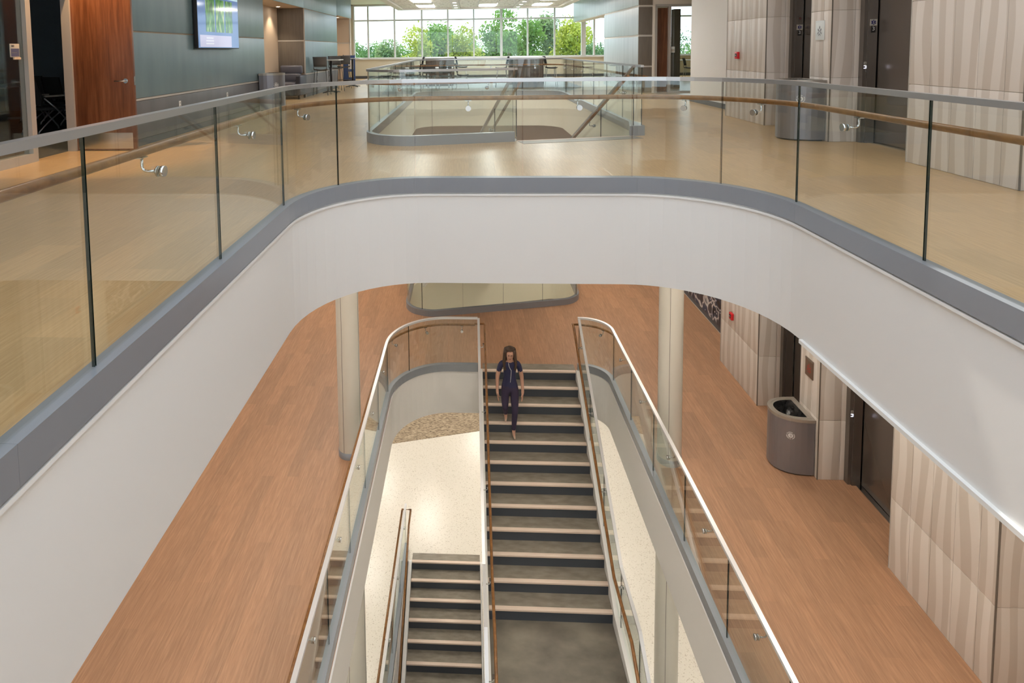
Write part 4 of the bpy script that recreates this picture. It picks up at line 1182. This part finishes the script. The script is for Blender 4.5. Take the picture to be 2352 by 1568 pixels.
# ================================================================== FURNITURE
# armchair in the niche, facing the viewer
ac = empty('armchair', (-5.04, 17.08, 0), 0, 'slate grey vinyl lounge armchair in the beige niche', 'armchair')
MB().bbox(-0.40, 0.40, -0.34, 0.36, 0.10, 0.30, 0.02).build('base', M['darkvinyl'], ac)
MB().bbox(-0.27, 0.27, -0.38, 0.20, 0.29, 0.47, 0.05).build('seat_cushion', M['greyfab'], ac)
b1 = MB().bbox(-0.27, 0.27, 0.16, 0.34, 0.44, 0.70, 0.05).build('back_cushion', M['greyfab'], ac); 
b2 = MB().bbox(-0.33, 0.30, 0.20, 0.36, 0.69, 0.93, 0.05).build('headrest', M['greyfab'], ac)
for sx in (-1, 1):
    m_ = MB(); xs = (0.28, 0.41) if sx > 0 else (-0.41, -0.28)
    m_.bbox(xs[0], xs[1], -0.36, 0.34, 0.10, 0.66, 0.03).build('arm', M['darkvinyl'], ac)
    for yy in (-0.30, 0.30): MB().cyl((sx * 0.34, yy, 0.0), (sx * 0.34, yy, 0.10), 0.028, 12).build('foot', M['black'], ac)

def stool_parts(root, seat_h, shell, legm):
    """shell chair on four legs; faces local -y"""
    s = MB(); n = 9
    prof = [(-0.21, 0.015), (-0.18, 0.0), (-0.05, -0.008), (0.10, 0.0), (0.17, 0.03)]
    vs = []
    for y, z in prof:
        for k in range(n):
            x = -0.21 + 0.42 * k / (n - 1)
            vs.append((x, y, seat_h + z + 0.03 * (abs(x) / 0.21) ** 3))
    b0 = len(vs)
    vs += [(x, y, z - 0.014) for x, y, z in vs]
    m = len(prof)
    fs = [(i * n + k, i * n + k + 1, (i + 1) * n + k + 1, (i + 1) * n + k) for i in range(m - 1) for k in range(n - 1)]
    fs += [tuple(b0 + q for q in f[::-1]) for f in fs]
    for i in range(m - 1):
        for k in (0, n - 1): fs.append((i * n + k, (i + 1) * n + k, b0 + (i + 1) * n + k, b0 + i * n + k))
    for k in range(n - 1):
        for i in (0, m - 1): fs.append((i * n + k, i * n + k + 1, b0 + i * n + k + 1, b0 + i * n + k))
    s.add(vs, fs, 0, True); s.build('seat', shell, root)
    bk = MB(); vs = []
    rows = [(0.11, 0.19), (0.20, 0.205), (0.30, 0.225), (0.38, 0.25), (0.41, 0.262)]
    for z, y in rows:
        for k in range(n):
            u = -1 + 2 * k / (n - 1)
            vs.append((0.205 * u * (1.0 + 0.1 * (z - 0.11)), y - 0.05 * u * u, seat_h + z))
    b0 = len(vs); vs += [(x, y + 0.013, z) for x, y, z in vs]; m = len(rows)
    fs = [(i * n + k, i * n + k + 1, (i + 1) * n + k + 1, (i + 1) * n + k) for i in range(m - 1) for k in range(n - 1)]
    fs += [tuple(b0 + q for q in f[::-1]) for f in fs]
    for i in range(m - 1):
        for k in (0, n - 1): fs.append((i * n + k, (i + 1) * n + k, b0 + (i + 1) * n + k, b0 + i * n + k))
    for k in range(n - 1):
        for i in (0, m - 1): fs.append((i * n + k, i * n + k + 1, b0 + i * n + k + 1, b0 + i * n + k))
    bk.add(vs, fs, 0, True); bk.build('backrest', shell, root)
    for sx in (-1, 1):
        MB().tube([(sx * 0.19, 0.14, seat_h), (sx * 0.195, 0.17, seat_h + 0.06), (sx * 0.195, 0.165, seat_h + 0.13)], 0.010, 8).build('back_support', shell, root)
        for sy in (-1, 1):
            MB().tube([(sx * 0.17, sy * 0.14, seat_h - 0.01), (sx * 0.225, sy * 0.215, 0.0)], 0.0105, 8).build('leg', legm, root)
    if seat_h > 0.6:
        k = 0.42
        q = 0.17 + (0.225 - 0.17) * (1 - 0.3 / seat_h); w = 0.14 + (0.215 - 0.14) * (1 - 0.3 / seat_h)
        MB().tube([(-q, -w, 0.3), (q, -w, 0.3), (q, w, 0.3), (-q, w, 0.3), (-q, -w, 0.3)], 0.008, 8).build('foot_ring', legm, root)
bs = empty('bar_stool', (-4.42, 18.35, 0), math.pi, 'grey mesh bar stool in front of the first tall table', 'bar stool', 'bar stools along the left wall')
stool_parts(bs, 0.75, M['stoolgrey'], M['darktube'])
copy_tree(bs, (-4.36, 20.1, 0), math.radians(25), 'grey mesh bar stool between the two tall tables', 'bar stools along the left wall')
copy_tree(bs, (-4.40, 21.6, 0), math.radians(200), 'grey mesh bar stool in front of the second tall table', 'bar stools along the left wall')
def bar_table(loc, label):
    t = empty('bar_table', loc, 0, label, 'bar table', 'tall tables along the left wall')
    MB().bbox(-0.33, 0.33, -0.36, 0.36, 1.03, 1.06, 0.008).build('table_top', M['whitetop'], t)
    MB().cyl((0, 0, 0.03), (0, 0, 1.03), 0.035, 14).build('column', M['black'], t)
    for k in range(4):
        a = k * math.pi / 2 + math.pi / 4
        MB().tube([(0, 0, 0.06), (0.32 * math.cos(a), 0.32 * math.sin(a), 0.02)], 0.02, 8, r1=0.014).build('base_arm', M['black'], t)
bar_table((-4.33, 19.25, 0), 'tall white topped table nearest the armchair')
bar_table((-4.22, 22.3, 0), 'tall white topped table beside the literature rack')
rk = empty('literature_rack', (-4.62, 23.6, 0), 0, 'blue literature rack with posters by the far niche', 'rack')
MB().bbox(-0.20, 0.26, -0.02, 0.02, 0.08, 1.15, 0.005).build('panel', mat('rack_blue', (0.04, 0.09, 0.26), 0.4), rk)
MB().box(0.0, 0.2, -0.026, -0.02, 0.62, 0.98).build('poster', M['print_white'], rk)
MB().box(0.0, 0.2, -0.026, -0.02, 0.30, 0.52).build('poster', mat('poster_cream', (0.6, 0.5, 0.3), 0.5), rk)
MB().box(-0.20, 0.26, -0.10, -0.02, 0.14, 0.2).build('tray', M['black'], rk)
for x in (-0.2, 0.25): MB().cyl((x, 0, 0.0), (x, 0, 1.18), 0.012, 8).build('upright', M['black'], rk)
for x in (-0.2, 0.25): MB().tube([(x, -0.2, 0.015), (x, 0.2, 0.015)], 0.012, 8).build('foot', M['black'], rk)

# communal tables near the window
def communal(loc, L, label):
    t = empty('communal_table', loc, 0, label, 'table', 'counter height tables by the far window')
    MB().bbox(-0.50, 0.50, 0.0, 0.06, 0.0, 1.0, 0.004).build('end_panel', M['dark_wood'], t)
    MB().bbox(-0.50, 0.50, L - 0.06, L, 0.0, 1.0, 0.004).build('end_panel', M['dark_wood'], t)
    MB().bbox(-0.53, 0.53, -0.02, L + 0.02, 1.0, 1.04, 0.006).build('table_top', M['whitetop'], t)
    MB().bbox(-0.03, 0.03, 0.06, L - 0.06, 0.2, 1.0, 0.004).build('modesty_panel', M['dark_wood'], t)
communal((2.0, 20.3, 0), 2.4, 'nearer dark wood counter table by the far window')
communal((-1.02, 22.2, 0), 2.0, 'farther dark wood counter table by the far window')
fs_ = empty('counter_stool', (1.18, 21.2, 0), -math.pi / 2, 'black counter stool on the left of the nearer counter table', 'stool', 'black counter stools')
stool_parts(fs_, 0.66, M['blackmesh'], M['silver'])
copy_tree(fs_, (2.82, 21.0, 0), math.pi / 2, 'black counter stool on the right of the nearer counter table', 'black counter stools')
copy_tree(fs_, (-0.22, 23.0, 0), math.pi / 2, 'black counter stool on the right of the farther counter table', 'black counter stools')
copy_tree(fs_, (-1.86, 22.9, 0), -math.pi / 2, 'black counter stool on the left of the farther counter table', 'black counter stools')
lt = empty('meeting_table', (-0.98, 20.6, 0), 0, 'low white meeting table in front of the farther counter table', 'table')
MB().bbox(-0.50, 0.50, -0.45, 0.45, 0.70, 0.73, 0.008).build('table_top', M['whitetop'], lt)
for x in (-0.35, 0.35):
    MB().bbox(x - 0.03, x + 0.03, -0.05, 0.05, 0.03, 0.70, 0.004).build('leg', M['silver'], lt)
    MB().bbox(x - 0.03, x + 0.03, -0.30, 0.30, 0.0, 0.03, 0.004).build('foot', M['silver'], lt)
mc = empty('side_chair', (-1.78, 20.6, 0), -math.pi / 2, 'dark side chair on the left of the low white table', 'chair', 'dark chairs around the low white table')
stool_parts(mc, 0.45, M['blackmesh'], M['silver'])
copy_tree(mc, (-0.18, 20.6, 0), math.pi / 2, 'dark side chair on the right of the low white table', 'dark chairs around the low white table')
copy_tree(mc, (-1.25, 19.95, 0), math.pi, 'dark side chair at the front left of the low white table', 'dark chairs around the low white table')
copy_tree(mc, (-0.72, 19.95, 0), math.pi, 'dark side chair at the front right of the low white table', 'dark chairs around the low white table')
copy_tree(mc, (9.0, 25.4, 0), math.radians(60), 'dark chair inside the glazed office', 'office chair')
dk_ = empty('office_desk', (9.5, 27.6, 0), 0, 'white desk under the office window', 'desk')
MB().bbox(-0.9, 0.9, -0.4, 0.4, 0.71, 0.74, 0.006).build('desk_top', M['whitetop'], dk_)
for x in (-0.8, 0.8): MB().box(x - 0.02, x + 0.02, -0.35, 0.35, 0, 0.71).build('leg', M['silver'], dk_)

# conference room: dark mesh chairs with splayed silver legs on castors, and white tables
def conf_chair(loc, rz, label):
    c = empty('conference_chair', loc, rz, label, 'chair', 'conference chairs')
    MB().bbox(-0.24, 0.24, -0.24, 0.22, 0.42, 0.47, 0.02).build('seat', M['blackmesh'], c)
    b = MB(); n = 7; rows = [(0.52, 0.21), (0.65, 0.235), (0.80, 0.26), (0.92, 0.285)]; vs = []
    for z, y in rows:
        for k in range(n):
            u = -1 + 2 * k / (n - 1); vs.append((0.235 * u, y - 0.05 * u * u, z))
    b0 = len(vs); vs += [(x, y + 0.012, z) for x, y, z in vs]
    fs = [(i * n + k, i * n + k + 1, (i + 1) * n + k + 1, (i + 1) * n + k) for i in range(3) for k in range(n - 1)]
    b.add(vs, fs + [tuple(b0 + q for q in f[::-1]) for f in fs], 0, True); b.build('backrest', M['blackmesh'], c)
    for sx in (-1, 1):
        MB().tube([(sx * 0.235, 0.20, 0.46), (sx * 0.245, 0.20, 0.60), (sx * 0.238, 0.25, 0.92)], 0.012, 8).build('back_post', M['black'], c)
        MB().box(sx * 0.26 - 0.025, sx * 0.26 + 0.025, -0.14, 0.16, 0.64, 0.665).build('armrest', M['signgrey'], c)
        MB().tube([(sx * 0.25, 0.16, 0.62), (sx * 0.25, -0.02, 0.44), (sx * 0.27, -0.27, 0.10), (sx * 0.27, -0.28, 0.05)], 0.013, 8).build('leg', M['silver'], c)
        MB().tube([(sx * 0.24, -0.12, 0.42), (sx * 0.25, 0.10, 0.25), (sx * 0.27, 0.27, 0.09), (sx * 0.27, 0.28, 0.05)], 0.013, 8).build('leg', M['silver'], c)
        for y in (-0.28, 0.28): MB().cyl((sx * 0.27 - 0.02, y, 0.028), (sx * 0.27 + 0.02, y, 0.028), 0.028, 12).build('castor', M['black'], c)
    return c
c0 = conf_chair((-6.95, 9.75, 0.006), math.radians(150), 'dark conference chair nearest the open doorway')
for (x, y, a), lab in (((-7.45, 10.9, 160), 'dark conference chair behind the one nearest the doorway'), ((-8.35, 11.6, 170), 'dark conference chair farthest inside the doorway view'),
                       ((-8.0, 9.3, 100), 'dark conference chair left of the doorway'), ((-6.9, 8.0, 140), 'dark conference chair just behind the glass pane'), ((-8.6, 13.25, 175), 'dark conference chair by the back wall')):
    copy_tree(c0, (x, y, 0.006), math.radians(a), lab, 'conference chairs')
ct = empty('conference_table', (-9.0, 10.9, 0.006), math.radians(10), 'pale folding conference table in the dark room', 'table')
MB().bbox(-0.35, 0.35, -1.6, 1.6, 0.70, 0.735, 0.006).build('table_top', M['whitetop'], ct)
for y in (-1.3, 1.3):
    MB().box(-0.03, 0.03, y - 0.03, y + 0.03, 0.04, 0.70).build('leg', M['silver'], ct); MB().box(-0.3, 0.3, y - 0.03, y + 0.03, 0, 0.04).build('foot', M['silver'], ct)
# ================================================================== PERSON ON THE STAIR
def person():
    zf = Z2 - 4 * RISE + 0.004
    X0, Y0 = 0.70, 10.50
    root = empty('person', (X0, Y0, zf), 0.0, 'person in dark navy clothes with long brown hair walking down the stair', 'person')
    V, E_, Rr = [], [], []
    def v(p, r): V.append(p); Rr.append(r); return len(V) - 1
    def e(a, b): E_.append((a, b))
    pel = v((0, 0.10, 0.88), (0.125, 0.10))
    wst = v((0, 0.09, 1.03), (0.105, 0.085)); e(pel, wst)
    chs = v((0, 0.075, 1.20), (0.13, 0.095)); e(wst, chs)
    nb = v((0, 0.06, 1.335), (0.085, 0.065)); e(chs, nb)
    nk = v((0, 0.035, 1.405), (0.047, 0.047)); e(nb, nk)
    h1 = v((0, 0.005, 1.46), (0.066, 0.074)); e(nk, h1)
    h2 = v((0, -0.005, 1.535), (0.075, 0.088)); e(h1, h2)
    h3 = v((0, 0.0, 1.60), (0.055, 0.066)); e(h2, h3)
    hands = []
    for sx in (-1, 1):
        sh = v((sx * 0.155, 0.07, 1.305), (0.058, 0.058)); e(nb, sh)
        el = v((sx * 0.215, 0.115, 1.06), (0.040, 0.040)); e(sh, el)
        wr = v((sx * 0.225, 0.02, 0.85), (0.026, 0.026)); e(el, wr)
        pm = v((sx * 0.222, -0.015, 0.785), (0.022, 0.034)); e(wr, pm)
        for k, (dy, ln) in enumerate(((-0.026, 0.066), (-0.009, 0.075), (0.009, 0.071), (0.026, 0.056))):
            a = v((sx * 0.220, -0.022 + dy, 0.752), (0.0085, 0.0085)); e(pm, a)
            b = v((sx * 0.212, -0.034 + dy, 0.752 - ln * 0.55), (0.008, 0.008)); e(a, b)
            c = v((sx * 0.198, -0.036 + dy, 0.752 - ln), (0.0065, 0.0065)); e(b, c)
        a = v((sx * 0.205, -0.050, 0.800), (0.010, 0.010)); e(pm, a)
        b = v((sx * 0.192, -0.068, 0.762), (0.008, 0.008)); e(a, b)
    legs = {1: ((0.085, 0.095, 0.83), (0.085, -0.015, 0.455), (0.065, 0.045, 0.075)), -1: ((-0.085, 0.10, 0.83), (-0.085, 0.02, 0.52), (-0.065, 0.26, 0.255))}
    for sx, (hp, kn, an) in legs.items():
        a = v(hp, (0.092, 0.092)); e(pel, a)
        m_ = v(tuple((hp[i] + kn[i]) / 2 for i in range(3)), (0.075, 0.078)); e(a, m_)
        b = v(kn, (0.056, 0.058)); e(m_, b)
        c = v(tuple(kn[i] * 0.6 + an[i] * 0.4 + (0.02 if i == 1 else 0) for i in range(3)), (0.053, 0.055)); e(b, c)
        d = v(an, (0.034, 0.036)); e(c, d)
        f = v((an[0], an[1] - 0.06, an[2] - 0.035), (0.032, 0.026)); e(d, f)
        g = v((an[0] + sx * 0.01, an[1] - 0.15, an[2] - 0.055), (0.028, 0.015)); e(f, g)
    me = bpy.data.meshes.new('body'); me.from_pydata(V, E_, [])
    o = bpy.data.objects.new('body', me); COL.objects.link(o)
    sk = o.modifiers.new('skin', 'SKIN'); sk.use_smooth_shade = True
    for i, r in enumerate(Rr):
        me.skin_vertices[0].data[i].radius = r
        me.skin_vertices[0].data[i].use_root = (i == pel)
    ss = o.modifiers.new('sub', 'SUBSURF'); ss.levels = 2; ss.render_levels = 2
    bpy.context.view_layer.update()
    bm_ = bpy.data.meshes.new_from_object(o.evaluated_get(bpy.context.evaluated_depsgraph_get()))
    bpy.data.objects.remove(o, do_unlink=True)
    skin = mat('skin', (0.50, 0.28, 0.20), 0.5)
    top = mat('navy_top', (0.022, 0.024, 0.070), 0.8); pants = mat('plum_navy_trousers', (0.036, 0.026, 0.060), 0.8); shoe = mat('beige_shoe', (0.52, 0.38, 0.30), 0.5)
    bm_.materials.clear()
    for m_ in (skin, top, pants, shoe): bm_.materials.append(m_)
    for p in bm_.polygons:
        x, y, z = p.center
        front_foot = x > 0
        sole = 0.105 if x > 0 else 0.285
        if z < (0.055 if x > 0 else 0.235) or (z < sole and y < (0.0 if x > 0 else 0.215)): k = 3 if z < (0.05 if x > 0 else 0.23) else 0
        elif z < sole: k = 0
        elif abs(x) > 0.165 and z < 1.17: k = 0
        elif z < 0.90: k = 2
        elif z < 1.365: k = 1
        else: k = 0
        p.material_index = k; p.use_smooth = True
    body = bpy.data.objects.new('body', bm_); COL.objects.link(body); body.parent = root
    # hair: cap over the crown and back, long locks to the chest
    hm = mat('brown_hair', (0.055, 0.030, 0.018), 0.55)
    h = MB()
    seg, rings = 20, 12
    vs, fs = [], []
    for i in range(rings + 1):
        th = math.pi * i / rings
        for k in range(seg):
            a = 2 * math.pi * k / seg
            x, y, z = 0.098 * math.sin(th) * math.cos(a), 0.108 * math.sin(th) * math.sin(a), 0.108 * math.cos(th)
            if y < -0.02 and z < 0.045: y = -0.02 + (y + 0.02) * 0.05
            vs.append((x, y + 0.015, z + 1.545))
    for i in range(rings):
        for k in range(seg): fs.append((i * seg + k, i * seg + (k + 1) % seg, (i + 1) * seg + (k + 1) % seg, (i + 1) * seg + k))
    h.add(vs, fs, 0, True)
    for a, L in ((-0.35, 0.36), (0.1, 0.33), (0.55, 0.31), (1.0, 0.33), (1.57, 0.34), (2.14, 0.33), (2.6, 0.31), (3.04, 0.33), (3.49, 0.36)):
        cx, cy = 0.088 * math.cos(a), 0.082 * math.sin(a) + 0.02
        h.tube([(cx * 0.8, cy * 0.9, 1.60), (cx, cy, 1.52), (cx * 1.12, cy * 1.1 + 0.012, 1.42), (cx * 1.25, cy * 1.1 + 0.0, 1.60 - L * 0.8), (cx * 1.05, cy * 1.05 - 0.03, 1.60 - L)], 0.034, 8, r1=0.020)
    h.build('hair', hm, root)
    f = MB()
    for sx in (-1, 1): f.ball((sx * 0.028, -0.082, 1.525), 0.011, 0.006, 0.006, 8, 6)
    f.build('eyes', M['black'], root)
    f = MB(); f.ball((0, -0.095, 1.497), 0.010, 0.014, 0.018, 8, 6); f.build('nose', skin, root)
    f = MB(); f.ball((0, -0.078, 1.462), 0.020, 0.008, 0.006, 8, 6); f.build('mouth', mat('lips', (0.38, 0.13, 0.11), 0.5), root)
    c = MB(); c.tube([(-0.03, -0.06, 1.38), (-0.012, -0.052, 1.30), (0.02, -0.05, 1.24), (0.012, -0.045, 1.12), (0.005, -0.04, 1.02)], 0.0035, 6)
    c.build('cord', M['cable_white'], root)
person()

# ================================================================== OUTSIDE
struct(MB().box(-160, 160, YF + 0.6, 260, Z1 - 0.5, Z1 - 0.2).build('ground', speckle(mat('lawn', (0.2, 0.3, 0.08), 0.9), (0.12, 0.22, 0.05), (0.26, 0.36, 0.10), (1, 1, 1), 1.0, 4)), 'lawn outside below the window', 'lawn')
def leaf_mat(name, c):
    m = mat(name, c, 0.6)
    nt, N, L, b = nodes(m)
    g = N.new('ShaderNodeNewGeometry')
    t = N.new('ShaderNodeTexNoise'); t.inputs['Scale'].default_value = 0.55; t.inputs['Detail'].default_value = 4
    L.new(g.outputs['Position'], t.inputs['Vector'])
    r = N.new('ShaderNodeValToRGB'); e = r.color_ramp.elements
    e[0].position = 0.36; e[0].color = (c[0] * 0.62, c[1] * 0.72, c[2] * 0.8, 1)
    e[1].position = 0.66; e[1].color = (min(1, c[0] * 1.35), min(1, c[1] * 1.18), c[2] * 1.1, 1)
    L.new(t.outputs['Fac'], r.inputs['Fac']); L.new(r.outputs['Color'], b.inputs['Base Color'])
    tr = N.new('ShaderNodeBsdfTranslucent'); L.new(r.outputs['Color'], tr.inputs['Color'])
    mx = N.new('ShaderNodeMixShader'); mx.inputs[0].default_value = 0.45
    out = [n for n in N if n.type == 'OUTPUT_MATERIAL'][0]
    L.new(b.outputs[0], mx.inputs[1]); L.new(tr.outputs[0], mx.inputs[2]); L.new(mx.outputs[0], out.inputs['Surface'])
    return m
LG = {'green': leaf_mat('leaf_green', (0.17, 0.34, 0.07)), 'yellow': leaf_mat('leaf_yellow_green', (0.36, 0.45, 0.07)), 'dark': leaf_mat('leaf_deep_green', (0.10, 0.24, 0.08)), 'pale': leaf_mat('leaf_pale', (0.22, 0.34, 0.15))}
bark = mat('bark', (0.10, 0.075, 0.055), 0.9)
def tree(x, y, top, rx, kind, label, seed, open_=0.0, n_leaf=5200):
    rnd = random.Random(seed)
    zg = Z1 - 0.2
    t = empty('tree', (x, y, zg), 0, label, 'tree', 'trees outside the far window')
    Ht = top - zg
    tr = MB(); tr.tube([(0, 0, 0), (0.1, 0, Ht * 0.35), (-0.1, 0.1, Ht * 0.62)], 0.34, 10, r1=0.16)
    lobes = []
    for k in range(15):
        a = rnd.uniform(0, 2 * math.pi); u = rnd.uniform(0.0, 1.0)
        zc = Ht * (0.40 + 0.52 * u)
        rr = rx * (0.75 - 0.55 * max(0, u - 0.35))
        cx, cy = rr * math.cos(a) * rnd.uniform(0.3, 1.0), rr * math.sin(a) * rnd.uniform(0.3, 1.0)
        R_ = rx * rnd.uniform(0.30, 0.46)
        zc = min(zc, Ht - R_ * 0.75)
        lobes.append((cx, cy, zc, R_))
        tr.tube([(0, 0, Ht * 0.42), (cx * 0.5, cy * 0.5, (Ht * 0.42 + zc) / 2 + 0.3), (cx, cy, zc)], 0.09, 6, r1=0.03)
    lobes.append((0, 0, Ht - rx * 0.36, rx * 0.42))
    tr.build('trunk', bark, t)
    mb = MB(); vs, fs = [], []
    for k in range(n_leaf):
        cx, cy, cz, R_ = lobes[rnd.randrange(len(lobes))]
        th = math.acos(rnd.uniform(-1, 1)); ph = rnd.uniform(0, 2 * math.pi)
        r = R_ * (rnd.uniform(0.55, 1.08) if rnd.random() > open_ else rnd.uniform(0.9, 1.45))
        p = Vector((cx + r * math.sin(th) * math.cos(ph), cy + r * math.sin(th) * math.sin(ph), cz + r * 0.85 * math.cos(th)))
        s = rnd.uniform(0.10, 0.24)
        u_ = Vector((rnd.gauss(0, 1), rnd.gauss(0, 1), rnd.gauss(0, 1))).normalized()
        w_ = u_.orthogonal().normalized()
        b0 = len(vs)
        vs += [p - u_ * s, p + w_ * s * 0.55, p + u_ * s, p - w_ * s * 0.55]
        fs.append((b0, b0 + 1, b0 + 2, b0 + 3))
    mb.add(vs, fs)
    o = mb.build('foliage', LG[kind], t, False); tag(o, kind='stuff')
# positions from the sight lines through the window: (picture column, distance, top height)
def px_x(px, y): return (px - 1073.5) / 1411.0 * y
for px, y, top, rx, kind, lab in (
    (830, 74, 2.0, 4.6, 'dark', 'small deep green tree at the left end of the window view'),
    (893, 66, 2.5, 2.6, 'pale', 'pale rounded tree behind the third left window pane'),
    (955, 58, 3.6, 2.9, 'yellow', 'yellow green tree left of the middle of the window view'),
    (1012, 62, 3.9, 3.0, 'green', 'green tree just left of the window middle'),
    (1068, 60, 3.5, 2.8, 'yellow', 'yellow green tree at the window middle'),
    (1128, 64, 4.2, 3.2, 'green', 'green tree just right of the window middle'),
    (1160, 54, 4.9, 2.6, 'green', 'tall green tree in front of the wide mullion'),
    (1215, 60, 4.3, 3.0, 'green', 'dense green tree right of the wide mullion'),
    (1255, 66, 5.0, 2.9, 'pale', 'airy pale tree near the right of the window'),
    (1312, 58, 4.3, 3.0, 'yellow', 'bright yellow green tree at the right end of the window'),
    (1372, 70, 1.9, 3.6, 'dark', 'low tree beyond the side window'),
    (1560, 90, 3.4, 6.5, 'dark', 'low tree beyond the office window'),
    (1610, 88, 2.8, 6.0, 'green', 'green tree farther right beyond the office window')):
    tree(px_x(px, y), y, top, rx, kind, lab, int(px), 0.18 if kind == 'pale' else 0.06)
for px in (790, 870, 940, 1000, 1070, 1140, 1200, 1270, 1340, 1400):
    yb = 92 + 26 * (px // 10 % 2)
    tree(px_x(px, yb), yb, 2.2 + (px % 7) * 0.28, 4.6, 'dark' if px % 2 else 'green', 'background tree behind window column near %s' % {790: 'the left wall', 870: 'the second pane', 940: 'the third pane', 1000: 'the fourth pane', 1070: 'the middle pane', 1140: 'the wide mullion', 1200: 'the sixth pane', 1270: 'the seventh pane', 1340: 'the corner post', 1400: 'the side window'}[px], px, 0.06, 4200)
